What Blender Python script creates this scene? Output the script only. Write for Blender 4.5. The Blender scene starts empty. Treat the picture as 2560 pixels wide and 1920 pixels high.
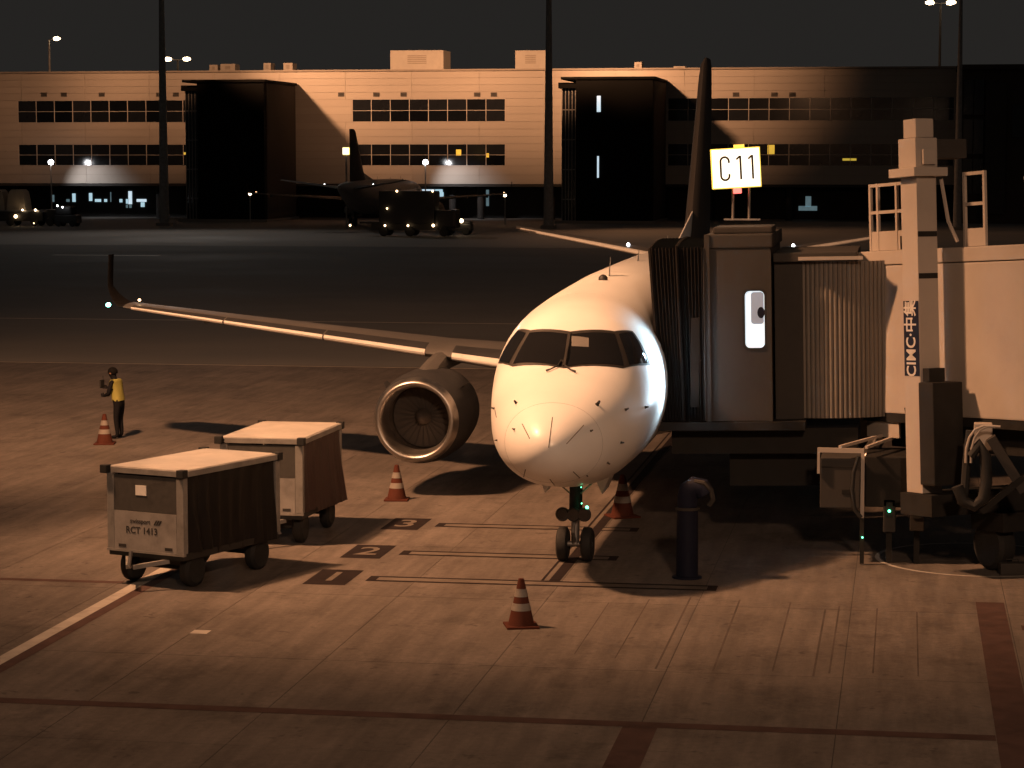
import bpy, bmesh, math, random
import numpy as np
from mathutils import Vector, Matrix, Euler
from mathutils.bvhtree import BVHTree
random.seed(7)
R = math.radians
scene = bpy.context.scene
col = scene.collection
# ------------------------------------------------------------------ camera
CF, CYH, CH, CPSI = 6000.0, 395.0, 7.0, R(9.3)      # focal length / horizon in photo pixels, eye height, heading
CP = math.atan((960 - CYH) / CF)
cd = bpy.data.cameras.new('camera'); cam = bpy.data.objects.new('camera', cd); col.objects.link(cam)
cd.sensor_width = 36.0; cd.lens = 36.0 * CF / 2560.0; cd.clip_start = 0.5; cd.clip_end = 3000
cam.location = (0, 0, CH); cam.rotation_euler = (R(90) - CP, 0, CPSI)
scene.camera = cam
# ------------------------------------------------------------------ night sky
w = bpy.data.worlds.new('World'); scene.world = w; w.use_nodes = True
bg = w.node_tree.nodes['Background']; bg.inputs[0].default_value = (0.0178, 0.0165, 0.0152, 1); bg.inputs[1].default_value = 1.0
scene.view_settings.view_transform = 'Standard'; scene.view_settings.look = 'None'
scene.view_settings.exposure = 0.0; scene.view_settings.gamma = 1.0
scene.view_settings.use_curve_mapping = False
SODIUM = (1.0, 0.485, 0.235)
P_NEAR = 93000; P_FAR = 92000
# pixel (photo, 2560 wide) -> place
_F = Vector((-math.sin(CPSI)*math.cos(CP), math.cos(CPSI)*math.cos(CP), -math.sin(CP)))
_R = Vector((math.cos(CPSI), math.sin(CPSI), 0))
_U = Vector((-math.sin(CPSI)*math.sin(CP), math.cos(CPSI)*math.sin(CP), math.cos(CP)))
EYE = Vector((0, 0, CH)); D = 1.15732
def ray(px, py): return _F + _R*((px-1280)/CF) - _U*((py-960)/CF)
def on_z(px, py, z=0.0):
    r = ray(px, py); return EYE + r*((z-CH)/r.z)
def on_y(px, py, Y):
    r = ray(px, py); return EYE + r*(Y/r.y)
# ------------------------------------------------------------------ helpers
class MB:
    def __init__(s): s.v = []; s.f = []; s.m = []; s.mi = 0
    def add(s, vs, fs):
        b = len(s.v); s.v += [tuple(p) for p in vs]
        s.f += [tuple(b+i for i in q) for q in fs]; s.m += [s.mi]*len(fs); return s
    def box(s, x0, x1, y0, y1, z0, z1, M=None):
        vs = [Vector((x, y, z)) for z in (z0, z1) for x, y in ((x0, y0), (x1, y0), (x1, y1), (x0, y1))]
        if M: vs = [M @ p for p in vs]
        return s.add(vs, [(3,2,1,0),(4,5,6,7),(0,1,5,4),(1,2,6,5),(2,3,7,6),(3,0,4,7)])
    def bar(s, a, b, w, h=None, up=(0,0,1)):
        a = Vector(a); b = Vector(b); h = h or w; d = (b-a); L = d.length; d.normalize()
        u = Vector(up)
        if abs(d.dot(u)) > .98: u = Vector((1,0,0))
        x = d.cross(u).normalized(); z = x.cross(d).normalized()
        M = Matrix((x, d, z)).transposed().to_4x4(); M.translation = a
        return s.box(-w/2, w/2, 0, L, -h/2, h/2, M)
    def tube(s, pts, r, n=8, caps=True):
        pts = [Vector(p) for p in pts]; rr = r if isinstance(r, (list, tuple)) else [r]*len(pts)
        vs = []; prev = None
        for i, p in enumerate(pts):
            d = (pts[min(i+1, len(pts)-1)] - pts[max(i-1, 0)]).normalized()
            if prev is None:
                u = Vector((0,0,1)) if abs(d.z) < .9 else Vector((1,0,0))
                x = d.cross(u).normalized()
            else: x = (prev - d*prev.dot(d)).normalized()
            prev = x; y = d.cross(x)
            for k in range(n):
                a = 2*math.pi*k/n; vs.append(p + (x*math.cos(a) + y*math.sin(a))*rr[i])
        fs = [(i*n+k, i*n+(k+1)%n, (i+1)*n+(k+1)%n, (i+1)*n+k) for i in range(len(pts)-1) for k in range(n)]
        if caps: fs += [tuple(range(n-1, -1, -1)), tuple((len(pts)-1)*n+k for k in range(n))]
        return s.add(vs, fs)
    def lathe(s, prof, n=24, axis='z', c=(0,0,0), capa=True, capb=True):
        c = Vector(c); vs = []
        for h, r in prof:
            for k in range(n):
                a = 2*math.pi*k/n; q, t = r*math.cos(a), r*math.sin(a)
                vs.append(c + (Vector((q, t, h)) if axis == 'z' else Vector((q, h, t)) if axis == 'y' else Vector((h, q, t))))
        fs = [(i*n+k, i*n+(k+1)%n, (i+1)*n+(k+1)%n, (i+1)*n+k) for i in range(len(prof)-1) for k in range(n)]
        if capa: fs.append(tuple(range(n-1, -1, -1)))
        if capb: fs.append(tuple((len(prof)-1)*n+k for k in range(n)))
        return s.add(vs, fs)
    def loft(s, rings, closed=True, caps=True):
        n = len(rings[0]); vs = [p for r in rings for p in r]
        m = n if closed else n-1
        fs = [(i*n+k, i*n+(k+1)%n, (i+1)*n+(k+1)%n, (i+1)*n+k) for i in range(len(rings)-1) for k in range(m)]
        if caps: fs += [tuple(range(n-1, -1, -1)), tuple((len(rings)-1)*n+k for k in range(n))]
        return s.add(vs, fs)
    def prism(s, poly, d):
        d = Vector(d); p = [Vector(q) for q in poly]; n = len(p)
        return s.add(p + [q+d for q in p], [tuple(range(n-1, -1, -1)), tuple(range(n, 2*n))] + [(i, (i+1)%n, n+(i+1)%n, n+i) for i in range(n)])
    def grid(s, rows):
        n = len(rows[0]); vs = [p for r in rows for p in r]
        return s.add(vs, [(i*n+k, i*n+k+1, (i+1)*n+k+1, (i+1)*n+k) for i in range(len(rows)-1) for k in range(n-1)])
    def mesh(s, name, mats, smooth=False, bevel=0, recalc=True):
        me = bpy.data.meshes.new(name); me.from_pydata(s.v, [], s.f)
        for m in (mats if isinstance(mats, (list, tuple)) else [mats]): me.materials.append(m)
        me.polygons.foreach_set('material_index', s.m)
        bm = bmesh.new(); bm.from_mesh(me)
        if recalc: bmesh.ops.recalc_face_normals(bm, faces=bm.faces)
        if bevel:
            bmesh.ops.bevel(bm, geom=[e for e in bm.edges if e.is_manifold and e.calc_face_angle(0) > .5], offset=bevel, segments=2, affect='EDGES', profile=.7)
        bm.to_mesh(me); bm.free()
        if smooth:
            me.polygons.foreach_set('use_smooth', [True]*len(me.polygons))
            me.set_sharp_from_angle(angle=R(38 if smooth is True else smooth))
        return me
    def build(s, name, mats, parent=None, smooth=False, bevel=0, recalc=True, local=False):
        o = bpy.data.objects.new(name, s.mesh(name, mats, smooth, bevel, recalc)); col.objects.link(o)
        if parent is not None: o.parent = parent
        return o
def tag(o, label=None, cat=None, group=None, kind=None):
    if label: o['label'] = label
    if cat: o['category'] = cat
    if group: o['group'] = group
    if kind: o['kind'] = kind
    return o
def empty(name, loc=(0,0,0), rz=0, label=None, cat=None, group=None, parent=None):
    o = bpy.data.objects.new(name, None); col.objects.link(o); o.location = loc; o.rotation_euler = (0, 0, rz)
    o.empty_display_size = .2
    if parent is not None: o.parent = parent
    return tag(o, label, cat, group)
def copy_tree(o, parent=None):
    c = o.copy(); col.objects.link(c); c.parent = parent
    for ch in list(o.children):
        k = copy_tree(ch, c); k.matrix_parent_inverse = ch.matrix_parent_inverse
    return c
def inst(name, me, parent, loc=(0,0,0), rot=(0,0,0), scale=(1,1,1)):
    o = bpy.data.objects.new(name, me); col.objects.link(o); o.parent = parent
    o.location = loc; o.rotation_euler = rot; o.scale = scale; return o
def text_mesh(name, body, mat, size, M, parent, ext=.002, sx=1.0, align='CENTER', bold=0.0):
    cu = bpy.data.curves.new('txt', 'FONT'); cu.body = body; cu.size = size; cu.extrude = ext; cu.offset = bold
    cu.align_x = align; cu.align_y = 'CENTER'; cu.resolution_u = 3
    t = bpy.data.objects.new('txt', cu); col.objects.link(t)
    dg = bpy.context.evaluated_depsgraph_get()
    me = bpy.data.meshes.new_from_object(t.evaluated_get(dg)); me.name = name
    bpy.data.objects.remove(t); bpy.data.curves.remove(cu)
    me.transform(M @ Matrix.Diagonal((sx, 1, 1, 1)))
    me.materials.clear(); me.materials.append(mat)
    o = bpy.data.objects.new(name, me); col.objects.link(o); o.parent = parent; return o
def frame(origin, x, y):                      # matrix with given x / y directions
    x = Vector(x).normalized(); y = Vector(y); z = x.cross(y).normalized(); y = z.cross(x)
    M = Matrix((x, y, z)).transposed().to_4x4(); M.translation = Vector(origin); return M
def spot(name, loc, target, watts, colour, angle, blend, parent=None, size=.35):
    l = bpy.data.lights.new(name, 'SPOT'); l.energy = watts; l.color = colour; l.spot_size = R(angle); l.spot_blend = blend; l.shadow_soft_size = size
    o = bpy.data.objects.new(name, l); col.objects.link(o)
    o.location = loc; o.rotation_euler = (Vector(target)-Vector(loc)).to_track_quat('-Z', 'Y').to_euler()
    if parent is not None: o.parent = parent; o.matrix_parent_inverse = Matrix.Translation(-Vector(parent.location))
    return o
# ------------------------------------------------------------------ materials
def rgb(c): return (c[0], c[1], c[2], 1) if not isinstance(c, float) else (c, c, c, 1)
def mat(name, c, rough=.6, metal=0.0, var=.12, scale=3.0, bump=0.0, bscale=60.0, coat=0.0, stretch=(1,1,1), objrand=0.0, dirt=0.0, spec=None):
    m = bpy.data.materials.new(name); m.use_nodes = True; nt = m.node_tree; N = nt.nodes; L = nt.links
    b = N['Principled BSDF']; b.inputs['Roughness'].default_value = rough; b.inputs['Metallic'].default_value = metal
    if coat: b.inputs['Coat Weight'].default_value = coat; b.inputs['Coat Roughness'].default_value = .08
    if spec is not None: b.inputs['Specular IOR Level'].default_value = spec
    tc = N.new('ShaderNodeTexCoord'); mp = N.new('ShaderNodeMapping'); mp.inputs['Scale'].default_value = stretch
    L.new(tc.outputs['Object'], mp.inputs['Vector'])
    nz = N.new('ShaderNodeTexNoise'); nz.inputs['Scale'].default_value = scale; nz.inputs['Detail'].default_value = 6; nz.inputs['Roughness'].default_value = .6
    L.new(mp.outputs[0], nz.inputs['Vector'])
    rp = N.new('ShaderNodeMapRange'); rp.inputs[1].default_value = .3; rp.inputs[2].default_value = .7; rp.inputs[3].default_value = 1-var; rp.inputs[4].default_value = 1+var
    L.new(nz.outputs[0], rp.inputs[0])
    fac = rp.outputs[0]
    if dirt:
        n2 = N.new('ShaderNodeTexNoise'); n2.inputs['Scale'].default_value = scale*.45; n2.inputs['Detail'].default_value = 9; n2.inputs['Roughness'].default_value = .72
        L.new(mp.outputs[0], n2.inputs['Vector'])
        r2 = N.new('ShaderNodeMapRange'); r2.inputs[1].default_value = .5; r2.inputs[2].default_value = .72; r2.inputs[3].default_value = 1; r2.inputs[4].default_value = 1-dirt
        L.new(n2.outputs[0], r2.inputs[0])
        mm = N.new('ShaderNodeMath'); mm.operation = 'MULTIPLY'; L.new(fac, mm.inputs[0]); L.new(r2.outputs[0], mm.inputs[1]); fac = mm.outputs[0]
    if objrand:
        oi = N.new('ShaderNodeObjectInfo'); r3 = N.new('ShaderNodeMapRange'); r3.inputs[3].default_value = 1-objrand; r3.inputs[4].default_value = 1+objrand
        L.new(oi.outputs['Random'], r3.inputs[0])
        mm = N.new('ShaderNodeMath'); mm.operation = 'MULTIPLY'; L.new(fac, mm.inputs[0]); L.new(r3.outputs[0], mm.inputs[1]); fac = mm.outputs[0]
    mx = N.new('ShaderNodeMix'); mx.data_type = 'RGBA'; mx.blend_type = 'MULTIPLY'; mx.inputs['Factor'].default_value = 1
    mx.inputs[6].default_value = rgb(c); L.new(fac, mx.inputs[7]); L.new(mx.outputs[2], b.inputs['Base Color'])
    rr = N.new('ShaderNodeMapRange'); rr.inputs[1].default_value = .3; rr.inputs[2].default_value = .7
    rr.inputs[3].default_value = max(.03, rough*.85); rr.inputs[4].default_value = min(1, rough*1.15)
    L.new(nz.outputs[0], rr.inputs[0]); L.new(rr.outputs[0], b.inputs['Roughness'])
    if bump:
        nb = N.new('ShaderNodeTexNoise'); nb.inputs['Scale'].default_value = bscale; nb.inputs['Detail'].default_value = 4; L.new(mp.outputs[0], nb.inputs['Vector'])
        bp = N.new('ShaderNodeBump'); bp.inputs['Strength'].default_value = bump; bp.inputs['Distance'].default_value = .02
        L.new(nb.outputs[0], bp.inputs['Height']); L.new(bp.outputs[0], b.inputs['Normal'])
    return m
def glow(name, c, strength):
    m = bpy.data.materials.new(name); m.use_nodes = True; N = m.node_tree.nodes; b = N['Principled BSDF']
    b.inputs['Base Color'].default_value = rgb(c); b.inputs['Emission Color'].default_value = rgb(c); b.inputs['Emission Strength'].default_value = strength
    tc = N.new('ShaderNodeTexCoord'); nz = N.new('ShaderNodeTexNoise'); nz.inputs['Scale'].default_value = 2.5
    m.node_tree.links.new(tc.outputs['Object'], nz.inputs['Vector'])
    mr = N.new('ShaderNodeMapRange'); mr.inputs[3].default_value = strength*.8; mr.inputs[4].default_value = strength*1.2
    m.node_tree.links.new(nz.outputs[0], mr.inputs[0]); m.node_tree.links.new(mr.outputs[0], b.inputs['Emission Strength'])
    return m
def concrete_mat():
    m = bpy.data.materials.new('apron_concrete'); m.use_nodes = True; nt = m.node_tree; N = nt.nodes; L = nt.links; b = N['Principled BSDF']
    b.inputs['Roughness'].default_value = .75; b.inputs['Specular IOR Level'].default_value = .15
    g = N.new('ShaderNodeNewGeometry')
    def noise(sc, st, det=6, ro=.6, lo=.3, hi=.7, a=.8, c=1.2):
        mp = N.new('ShaderNodeMapping'); mp.inputs['Scale'].default_value = st; L.new(g.outputs['Position'], mp.inputs['Vector'])
        n = N.new('ShaderNodeTexNoise'); n.inputs['Scale'].default_value = sc; n.inputs['Detail'].default_value = det; n.inputs['Roughness'].default_value = ro
        L.new(mp.outputs[0], n.inputs['Vector'])
        r = N.new('ShaderNodeMapRange'); r.inputs[1].default_value = lo; r.inputs[2].default_value = hi; r.inputs[3].default_value = a; r.inputs[4].default_value = c
        L.new(n.outputs[0], r.inputs[0]); return r.outputs[0]
    facs = [noise(.35, (1,1,1), 8, .65, .35, .65, .84, 1.14),          # broad patches
            noise(2.2, (1.6,.16,1), 5, .6, .35, .7, .76, 1.12),          # rubber and drag streaks along the stand
            noise(.8, (1,.75,1), 10, .75, .52, .72, 1.0, .50),           # oil and grime blots
            noise(9, (1,1,1), 5, .7, .3, .7, .86, 1.14),                 # mottling
            noise(1.7, (1,.9,1), 3, .9, .63, .70, 1.0, .60),             # drips
            noise(70, (1,1,1), 2, .5, .3, .7, .88, 1.12)]                # aggregate
    oi = N.new('ShaderNodeObjectInfo'); r3 = N.new('ShaderNodeMapRange'); r3.inputs[3].default_value = .97; r3.inputs[4].default_value = 1.03; L.new(oi.outputs['Random'], r3.inputs[0]); facs.append(r3.outputs[0])
    f = facs[0]
    for q in facs[1:]:
        mm = N.new('ShaderNodeMath'); mm.operation = 'MULTIPLY'; L.new(f, mm.inputs[0]); L.new(q, mm.inputs[1]); f = mm.outputs[0]
    mx = N.new('ShaderNodeMix'); mx.data_type = 'RGBA'; mx.blend_type = 'MULTIPLY'; mx.inputs['Factor'].default_value = 1
    mx.inputs[6].default_value = (.142, .122, .108, 1); L.new(f, mx.inputs[7]); L.new(mx.outputs[2], b.inputs['Base Color'])
    bp = N.new('ShaderNodeBump'); bp.inputs['Strength'].default_value = .25; bp.inputs['Distance'].default_value = .01; L.new(facs[5], bp.inputs['Height']); L.new(bp.outputs[0], b.inputs['Normal'])
    return m
M = {}
M['concrete'] = concrete_mat()
M['joint'] = mat('joint_sealant', (.03,.028,.026), .9)
M['asphalt'] = mat('taxiway_asphalt', (.165,.163,.16), .9, spec=.1, var=.25, scale=.05, dirt=.25)
M['far_concrete'] = mat('far_concrete', (.20,.18,.16), .8, var=.2, scale=.06, dirt=.3)
M['red_paint'] = mat('dull_red_paint', (.080,.050,.044), .8, spec=.08, var=.25, scale=2.5, dirt=.35)
M['dark_paint'] = mat('black_paint', (.022,.017,.017), .8, spec=.06, var=.3, scale=3, dirt=.2)
M['bar_fill'] = mat('worn_bar_paint', (.135,.116,.10), .8, spec=.1, var=.2, scale=3, dirt=.3)
M['white_paint'] = mat('white_road_paint', (.40,.37,.33), .75, spec=.15, var=.15, scale=3, dirt=.35)
M['pale_paint'] = mat('worn_pale_paint', (.46,.40,.33), .7, var=.2, scale=3, dirt=.3)
M['yellow_paint'] = mat('worn_yellow_paint', (.34,.24,.10), .7, var=.2, scale=3, dirt=.3)
M['ac_white'] = mat('airliner_white_paint', (.83,.82,.80), .38, var=.03, scale=1.2, coat=.15, dirt=.03)
M['ac_grey'] = mat('airliner_grey_paint', (.42,.41,.40), .38, var=.06, scale=1.5, coat=.2)
M['ac_dark'] = mat('airliner_navy_paint', (.030,.030,.032), .6, spec=.25, var=.1, scale=1.5)
M['ac_fin'] = mat('fin_navy_paint', (.045,.043,.043), .7, spec=.1, var=.1, scale=1.5)
M['ac_winglet'] = mat('winglet_black_paint', (.010,.0095,.0095), .9, spec=.03, var=.1, scale=1.5)
M['ac_wing'] = mat('wing_grey_paint', (.085,.080,.076), .5, var=.08, scale=.9, dirt=.12)
M['metal'] = mat('polished_metal', (.46,.44,.42), .38, 1.0, var=.06, scale=4)
M['le'] = mat('leading_edge_glint', (.62,.60,.57), .3, var=.05, scale=3)  # pale colour stands in for the lamp glint along polished metal edges
M['steel'] = mat('dull_steel', (.30,.29,.28), .45, .8, var=.15, scale=6, dirt=.3)
M['black'] = mat('black_rubber', (.012,.012,.012), .75, var=.2, scale=8)
M['dark'] = mat('dark_metal', (.03,.029,.028), .55, .3, var=.2, scale=5)
M['glass'] = mat('cockpit_glass', (.012,.012,.013), .06, var=.1, scale=2, coat=.5)
M['frame_dark'] = mat('windshield_frame', (.05,.045,.042), .45, .4, var=.15, scale=6)
M['intake'] = mat('intake_lining', (.075,.066,.06), .9, spec=.05, var=.1)
M['line'] = mat('dark_line', (.10,.085,.07), .6, var=.2, scale=20)
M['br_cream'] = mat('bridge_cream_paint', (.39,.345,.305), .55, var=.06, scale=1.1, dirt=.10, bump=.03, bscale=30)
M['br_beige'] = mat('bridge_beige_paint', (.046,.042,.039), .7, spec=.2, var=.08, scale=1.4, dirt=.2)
M['bellows'] = mat('bellows_fabric', (.013,.011,.010), .95, spec=.1, var=.18, scale=5, bump=.1, bscale=80)
M['curtain'] = mat('shutter_slats', (.16,.14,.12), .6, var=.1, scale=3)
M['br_dark'] = mat('bridge_dark_steel', (.020,.019,.018), .7, spec=.15, var=.25, scale=3)
M['navy'] = mat('navy_paint', (.010,.012,.026), .6, spec=.15, var=.12, scale=4)
M['ltext'] = mat('pale_lettering', (.55,.52,.48), .6, var=.1, scale=10)
M['dtext'] = mat('dark_lettering', (.03,.027,.025), .7, var=.3, scale=14)
M['alu'] = mat('scuffed_aluminium', (.27,.26,.245), .55, .25, var=.15, scale=6, dirt=.35, bump=.04)
M['alu_panel'] = mat('aluminium_panel', (.30,.285,.27), .55, .15, var=.12, scale=4, dirt=.3)
M['cart_roof'] = mat('cart_roof_white', (.40,.37,.335), .55, var=.14, scale=2.2, dirt=.35)
M['mesh_panel'] = mat('dark_mesh_panel', (.055,.052,.048), .7, var=.2, scale=12)
M['tarp'] = mat('dark_tarpaulin', (.012,.0105,.010), .5, spec=.2, var=.2, scale=3, bump=.15, bscale=9)
M['tarp_red'] = mat('brown_tarpaulin', (.045,.024,.020), .6, var=.2, scale=3, bump=.15, bscale=9)
M['paper'] = mat('white_paper', (.72,.70,.66), .8, var=.05, scale=9)
M['orange'] = mat('cone_orange', (.078,.025,.016), .8, spec=.12, var=.12, scale=7, dirt=.35)
M['band'] = mat('cone_white_band', (.21,.19,.17), .65, var=.1, scale=9, dirt=.5)
M['vest'] = mat('yellow_vest', (.27,.25,.06), .8, var=.12, scale=7)
M['vest_band'] = mat('vest_silver_band', (.50,.48,.42), .4, var=.1, scale=9)
M['cloth'] = mat('navy_cloth', (.010,.010,.012), .9, spec=.1, var=.2, scale=10)
M['skin'] = mat('skin', (.20,.11,.075), .6, spec=.25, var=.08, scale=9)
M['hair'] = mat('dark_hair', (.006,.0055,.0055), .9, spec=.1, var=.2, scale=20)
M['clad'] = mat('pier_cladding', (.40,.35,.30), .6, var=.05, scale=.12, objrand=.035, dirt=.06, stretch=(1,1,3))
M['clad_edge'] = mat('pier_seam', (.29,.25,.21), .8, var=.1)
M['bglass'] = mat('pier_glass', (.010,.011,.013), .12, var=.3, scale=.3, objrand=.7)
M['mullion'] = mat('pier_mullion', (.50,.45,.40), .5, var=.06)
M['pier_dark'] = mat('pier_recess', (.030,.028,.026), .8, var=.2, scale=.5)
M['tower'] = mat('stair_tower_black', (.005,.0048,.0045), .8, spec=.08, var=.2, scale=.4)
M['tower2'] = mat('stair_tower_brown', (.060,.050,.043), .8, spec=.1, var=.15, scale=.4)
M['mast'] = mat('mast_dark_steel', (.28,.27,.26), .8, spec=.05, var=.2)
M['roofbox'] = mat('rooftop_unit_paint', (.40,.36,.31), .6, var=.1, scale=.7, dirt=.15)
M['veh'] = mat('vehicle_dark_paint', (.022,.021,.021), .45, var=.15, scale=1)
M['veh_tan'] = mat('vehicle_tan_paint', (.42,.34,.26), .6, var=.15, scale=1)
M['lamp_warm'] = glow('warm_lamp', (1,.72,.42), 12)
M['lamp_white'] = glow('white_lamp', (.95,.97,1), 14)
M['lamp_teal'] = glow('teal_lamp', (.25,1,.85), 12)
M['lamp_green'] = glow('green_lamp', (.12,1,.45), 7)
M['lamp_amber'] = glow('amber_lamp', (1,.66,.35), 7)
M['sign_face'] = glow('sign_face', (1,.93,.70), 1.9)
M['sign_edge'] = glow('sign_edge', (1,.72,.12), .95)
M['sign_red'] = glow('red_lamp', (1,.12,.10), 3)
M['sign_text'] = mat('sign_lettering', (.035,.028,.012), .7)
M['win_white'] = glow('lit_room', (.70,.88,1), .85)
M['win_dim'] = glow('lit_room_grey', (.30,.38,.50), .30)
M['cyan'] = glow('cyan_room', (.55,.82,.95), .75)
M['cyan_dim'] = glow('dim_room', (.35,.55,.62), .22)
M['yellow_lit'] = glow('yellow_sign', (.95,.66,.08), .5)
M['tube'] = glow('fluorescent_tube', (.72,.88,1), 9)
# ================================================================== SETTING
def struct(o): o['kind'] = 'structure'; return o
def sheet(name, x0, x1, y0, y1, z, m, parent=None):
    return MB().add([(x0,y0,z),(x1,y0,z),(x1,y1,z),(x0,y1,z)], [(0,1,2,3)]).build(name, m, parent)
ground = struct(sheet('ground', -1500, 1500, -200, 2500, -.16, M['asphalt']))
taxiway = struct(sheet('taxiway', -400, 300, 78.78, 186, 0.0, M['asphalt']))
far_apron = struct(sheet('far_apron', -400, 300, 186.05, 420, 0.004, M['far_concrete']))
# apron: slabs with recessed joints over a bed
apron = struct(MB().box(-90, 60, -20, 78.7, -.15, -.0045).build('apron', M['joint']))
SX, SY, JX, JY = 2.4, 4.95, -3.15, 27.30
slab_me = MB().box(-SX/2+.005, SX/2-.005, -SY/2+.007, SY/2-.007, -.0040, 0).mesh('concrete_slab', M['concrete'])
for j in range(-1, 10):
    for i in range(-13, 3):
        inst('concrete_slab', slab_me, apron, (JX + (i+.5)*SX, JY + (j+.5)*SY, 0))
gx0, gx1, gy0, gy1 = JX-13*SX, JX+3*SX, JY-SY, JY+10*SY
b = MB()                                             # the rest of the apron, outside the picture
for x0, x1, y0, y1 in ((-90, gx0, -20, 78.7), (gx1, 60, -20, 78.7), (gx0, gx1, -20, gy0), (gx0, gx1, gy1, 78.7)):
    b.add([(x0,y0,0),(x1,y0,0),(x1,y1,0),(x0,y1,0)], [(0,1,2,3)])
b.build('apron_surface', M['concrete'], apron)
# painted markings, children of the apron, 4 mm up
PZ = .004
def paint(name, poly, m, z=PZ): return MB().add([(x, y, z) for x, y in poly], [tuple(range(len(poly)))]).build(name, m, apron)
def prect(name, x0, x1, y0, y1, m, z=PZ): return paint(name, [(x0,y0),(x1,y0),(x1,y1),(x0,y1)], m, z)
def outline(name, x0, x1, y0, y1, t, m, z=PZ):
    b = MB()
    for q in ((x0,x1,y0,y0+t),(x0,x1,y1-t,y1),(x0,x0+t*1.6,y0+t,y1-t),(x1-t*1.6,x1,y0+t,y1-t)):
        b.add([(q[0],q[2],z),(q[1],q[2],z),(q[1],q[3],z),(q[0],q[3],z)], [(0,1,2,3)])
    return b.build(name, m, apron)
prect('red_line', -60, 1.17, 28.98, 29.26, M['red_paint'])
prect('red_line', -3.36, -2.93, 20, 28.97, M['red_paint'])
prect('red_line', 1.18, 1.62, 14, 38.2, M['red_paint'])
prect('red_line', -60, -12.7, 37.60, 37.80, M['red_paint'])
prect('white_line', -12.52, -12.30, 20, 46.5, M['white_paint'])
prect('red_line', -12.295, -12.10, 20, 46.5, M['red_paint'])
prect('edge_line', -90, 60, 78.45, 78.62, M['pale_paint'])
prect('white_patch', -10.36, -10.10, 33.75, 34.02, M['white_paint'])
for k in range(5): prect('dash', 1.8, 2.7, 29.2+k*1.7, 29.55+k*1.7, M['red_paint'])
for k in range(4): prect('dash', 2.0, 2.12, 28.2+k*2.1, 29.0+k*2.1, M['pale_paint'])
for n, yb, xr in (('1', 38.56, -2.95), ('2', 41.22, -4.9), ('3', 44.52, -4.9)):      # stop bars and their number plates
    outline('stop_bar', -8.78, xr, yb-.06, yb+.42, .10, M['dark_paint'])
    prect('stop_bar_fill', -8.61, xr-.17, yb+.045, yb+.315, M['bar_fill'], .0035 if n != '1' else .0036)
    q = prect('number_plate', -9.74, -9.02, yb-.52, yb+.92, M['dark_paint'])
    text_mesh('numeral', n, M['bar_fill'], 1.45, Matrix.Translation((-9.38, yb+.19, .0105)) @ Matrix.Diagonal((.62, .82, 1, 1)), q, ext=.0008, bold=.012)
prect('lead_in_line', -5.85, -5.77, 39.0, 77, M['bar_fill'], .0055)
prect('lead_in_border', -5.765, -5.58, 39.0, 77, M['dark_paint'], .0052)
prect('lead_in_border', -5.90, -5.855, 39.0, 77, M['dark_paint'], .0052)
b = MB(); n = 72
for k in range(n):
    a0, a1 = 2*math.pi*k/n, 2*math.pi*(k+1)/n
    b.add([(1.35+r*math.cos(a), 42.35+r*math.sin(a), PZ) for r, a in ((1.72,a0),(1.80,a0),(1.80,a1),(1.72,a1))], [(0,1,2,3)])
b.build('parking_circle', M['white_paint'], apron)
# tyre marks, saw-cut grooves and stains, flat on the slabs
M['groove'] = mat('groove_dirt', (.092,.079,.070), .9, spec=.05, var=.3, scale=1.5)
for x_, w_, ya, yb in ((-3.32,.030,32.4,37.9),(-2.53,.03,32.4,37.8),(-1.72,.026,32.5,37.7),(-1.16,.03,32.3,37.2),(-.95,.026,32.5,37.5),(-.36,.022,32.6,37.4),(.25,.022,32.5,37.2),(-3.95,.02,33.0,37.6),(-4.55,.018,33.2,37.2)):
    prect('saw_cut', x_, x_+w_, ya, yb, M['groove'], .0015)
# far apron markings
sheet('far_line', -300, 200, 100.0, 100.3, .005, M['pale_paint'], taxiway)
sheet('far_line', -61, -53, 166, 167, .005, M['pale_paint'], taxiway)

# ------------------------------------------------------------------ far pier
PY0 = 270.0
pier = empty('pier_building', (0,0,0), 0, 'long three storey airport pier with pale cladding and ribbon windows across the taxiway', 'building')
body = MB().box(-190, 60, PY0+.12, PY0+30, 4.1, 16.78).build('wall', M['clad_edge'], pier)
MB().box(-190, 60, PY0-.25, PY0+30.2, 16.85, 17.05).build('roof', M['clad_edge'], pier)
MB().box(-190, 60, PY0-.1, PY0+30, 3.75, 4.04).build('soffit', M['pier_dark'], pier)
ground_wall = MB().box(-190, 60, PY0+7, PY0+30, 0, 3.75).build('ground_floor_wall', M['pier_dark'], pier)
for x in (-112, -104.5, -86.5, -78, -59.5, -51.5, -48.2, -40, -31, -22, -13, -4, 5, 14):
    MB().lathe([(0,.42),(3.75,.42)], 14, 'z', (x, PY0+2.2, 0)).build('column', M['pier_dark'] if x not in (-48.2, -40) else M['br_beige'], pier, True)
pan_cache = {}
def panel(x0, x1, z0, z1):
    w_, h_ = round(x1-x0, 3), round(z1-z0, 3)
    if (w_, h_) not in pan_cache: pan_cache[(w_, h_)] = MB().box(.012, w_-.012, 0, .1, .012, h_-.012).mesh('cladding_panel', M['clad'])
    inst('cladding_panel', pan_cache[(w_, h_)], pier, (x0, PY0, z0))
def strip(xa, xb, z0, z1, rows, wid=8.0):
    n = max(1, round((xb-xa)/wid)); dx = (xb-xa)/n; dz = (z1-z0)/rows
    for i in range(n):
        for j in range(rows): panel(xa+i*dx, xa+(i+1)*dx, z0+j*dz, z0+(j+1)*dz)
Z1b, Z1t, Z2b, Z2t = 6.10, 8.60, 11.09, 13.70
XA, XB = -118, 22
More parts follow.
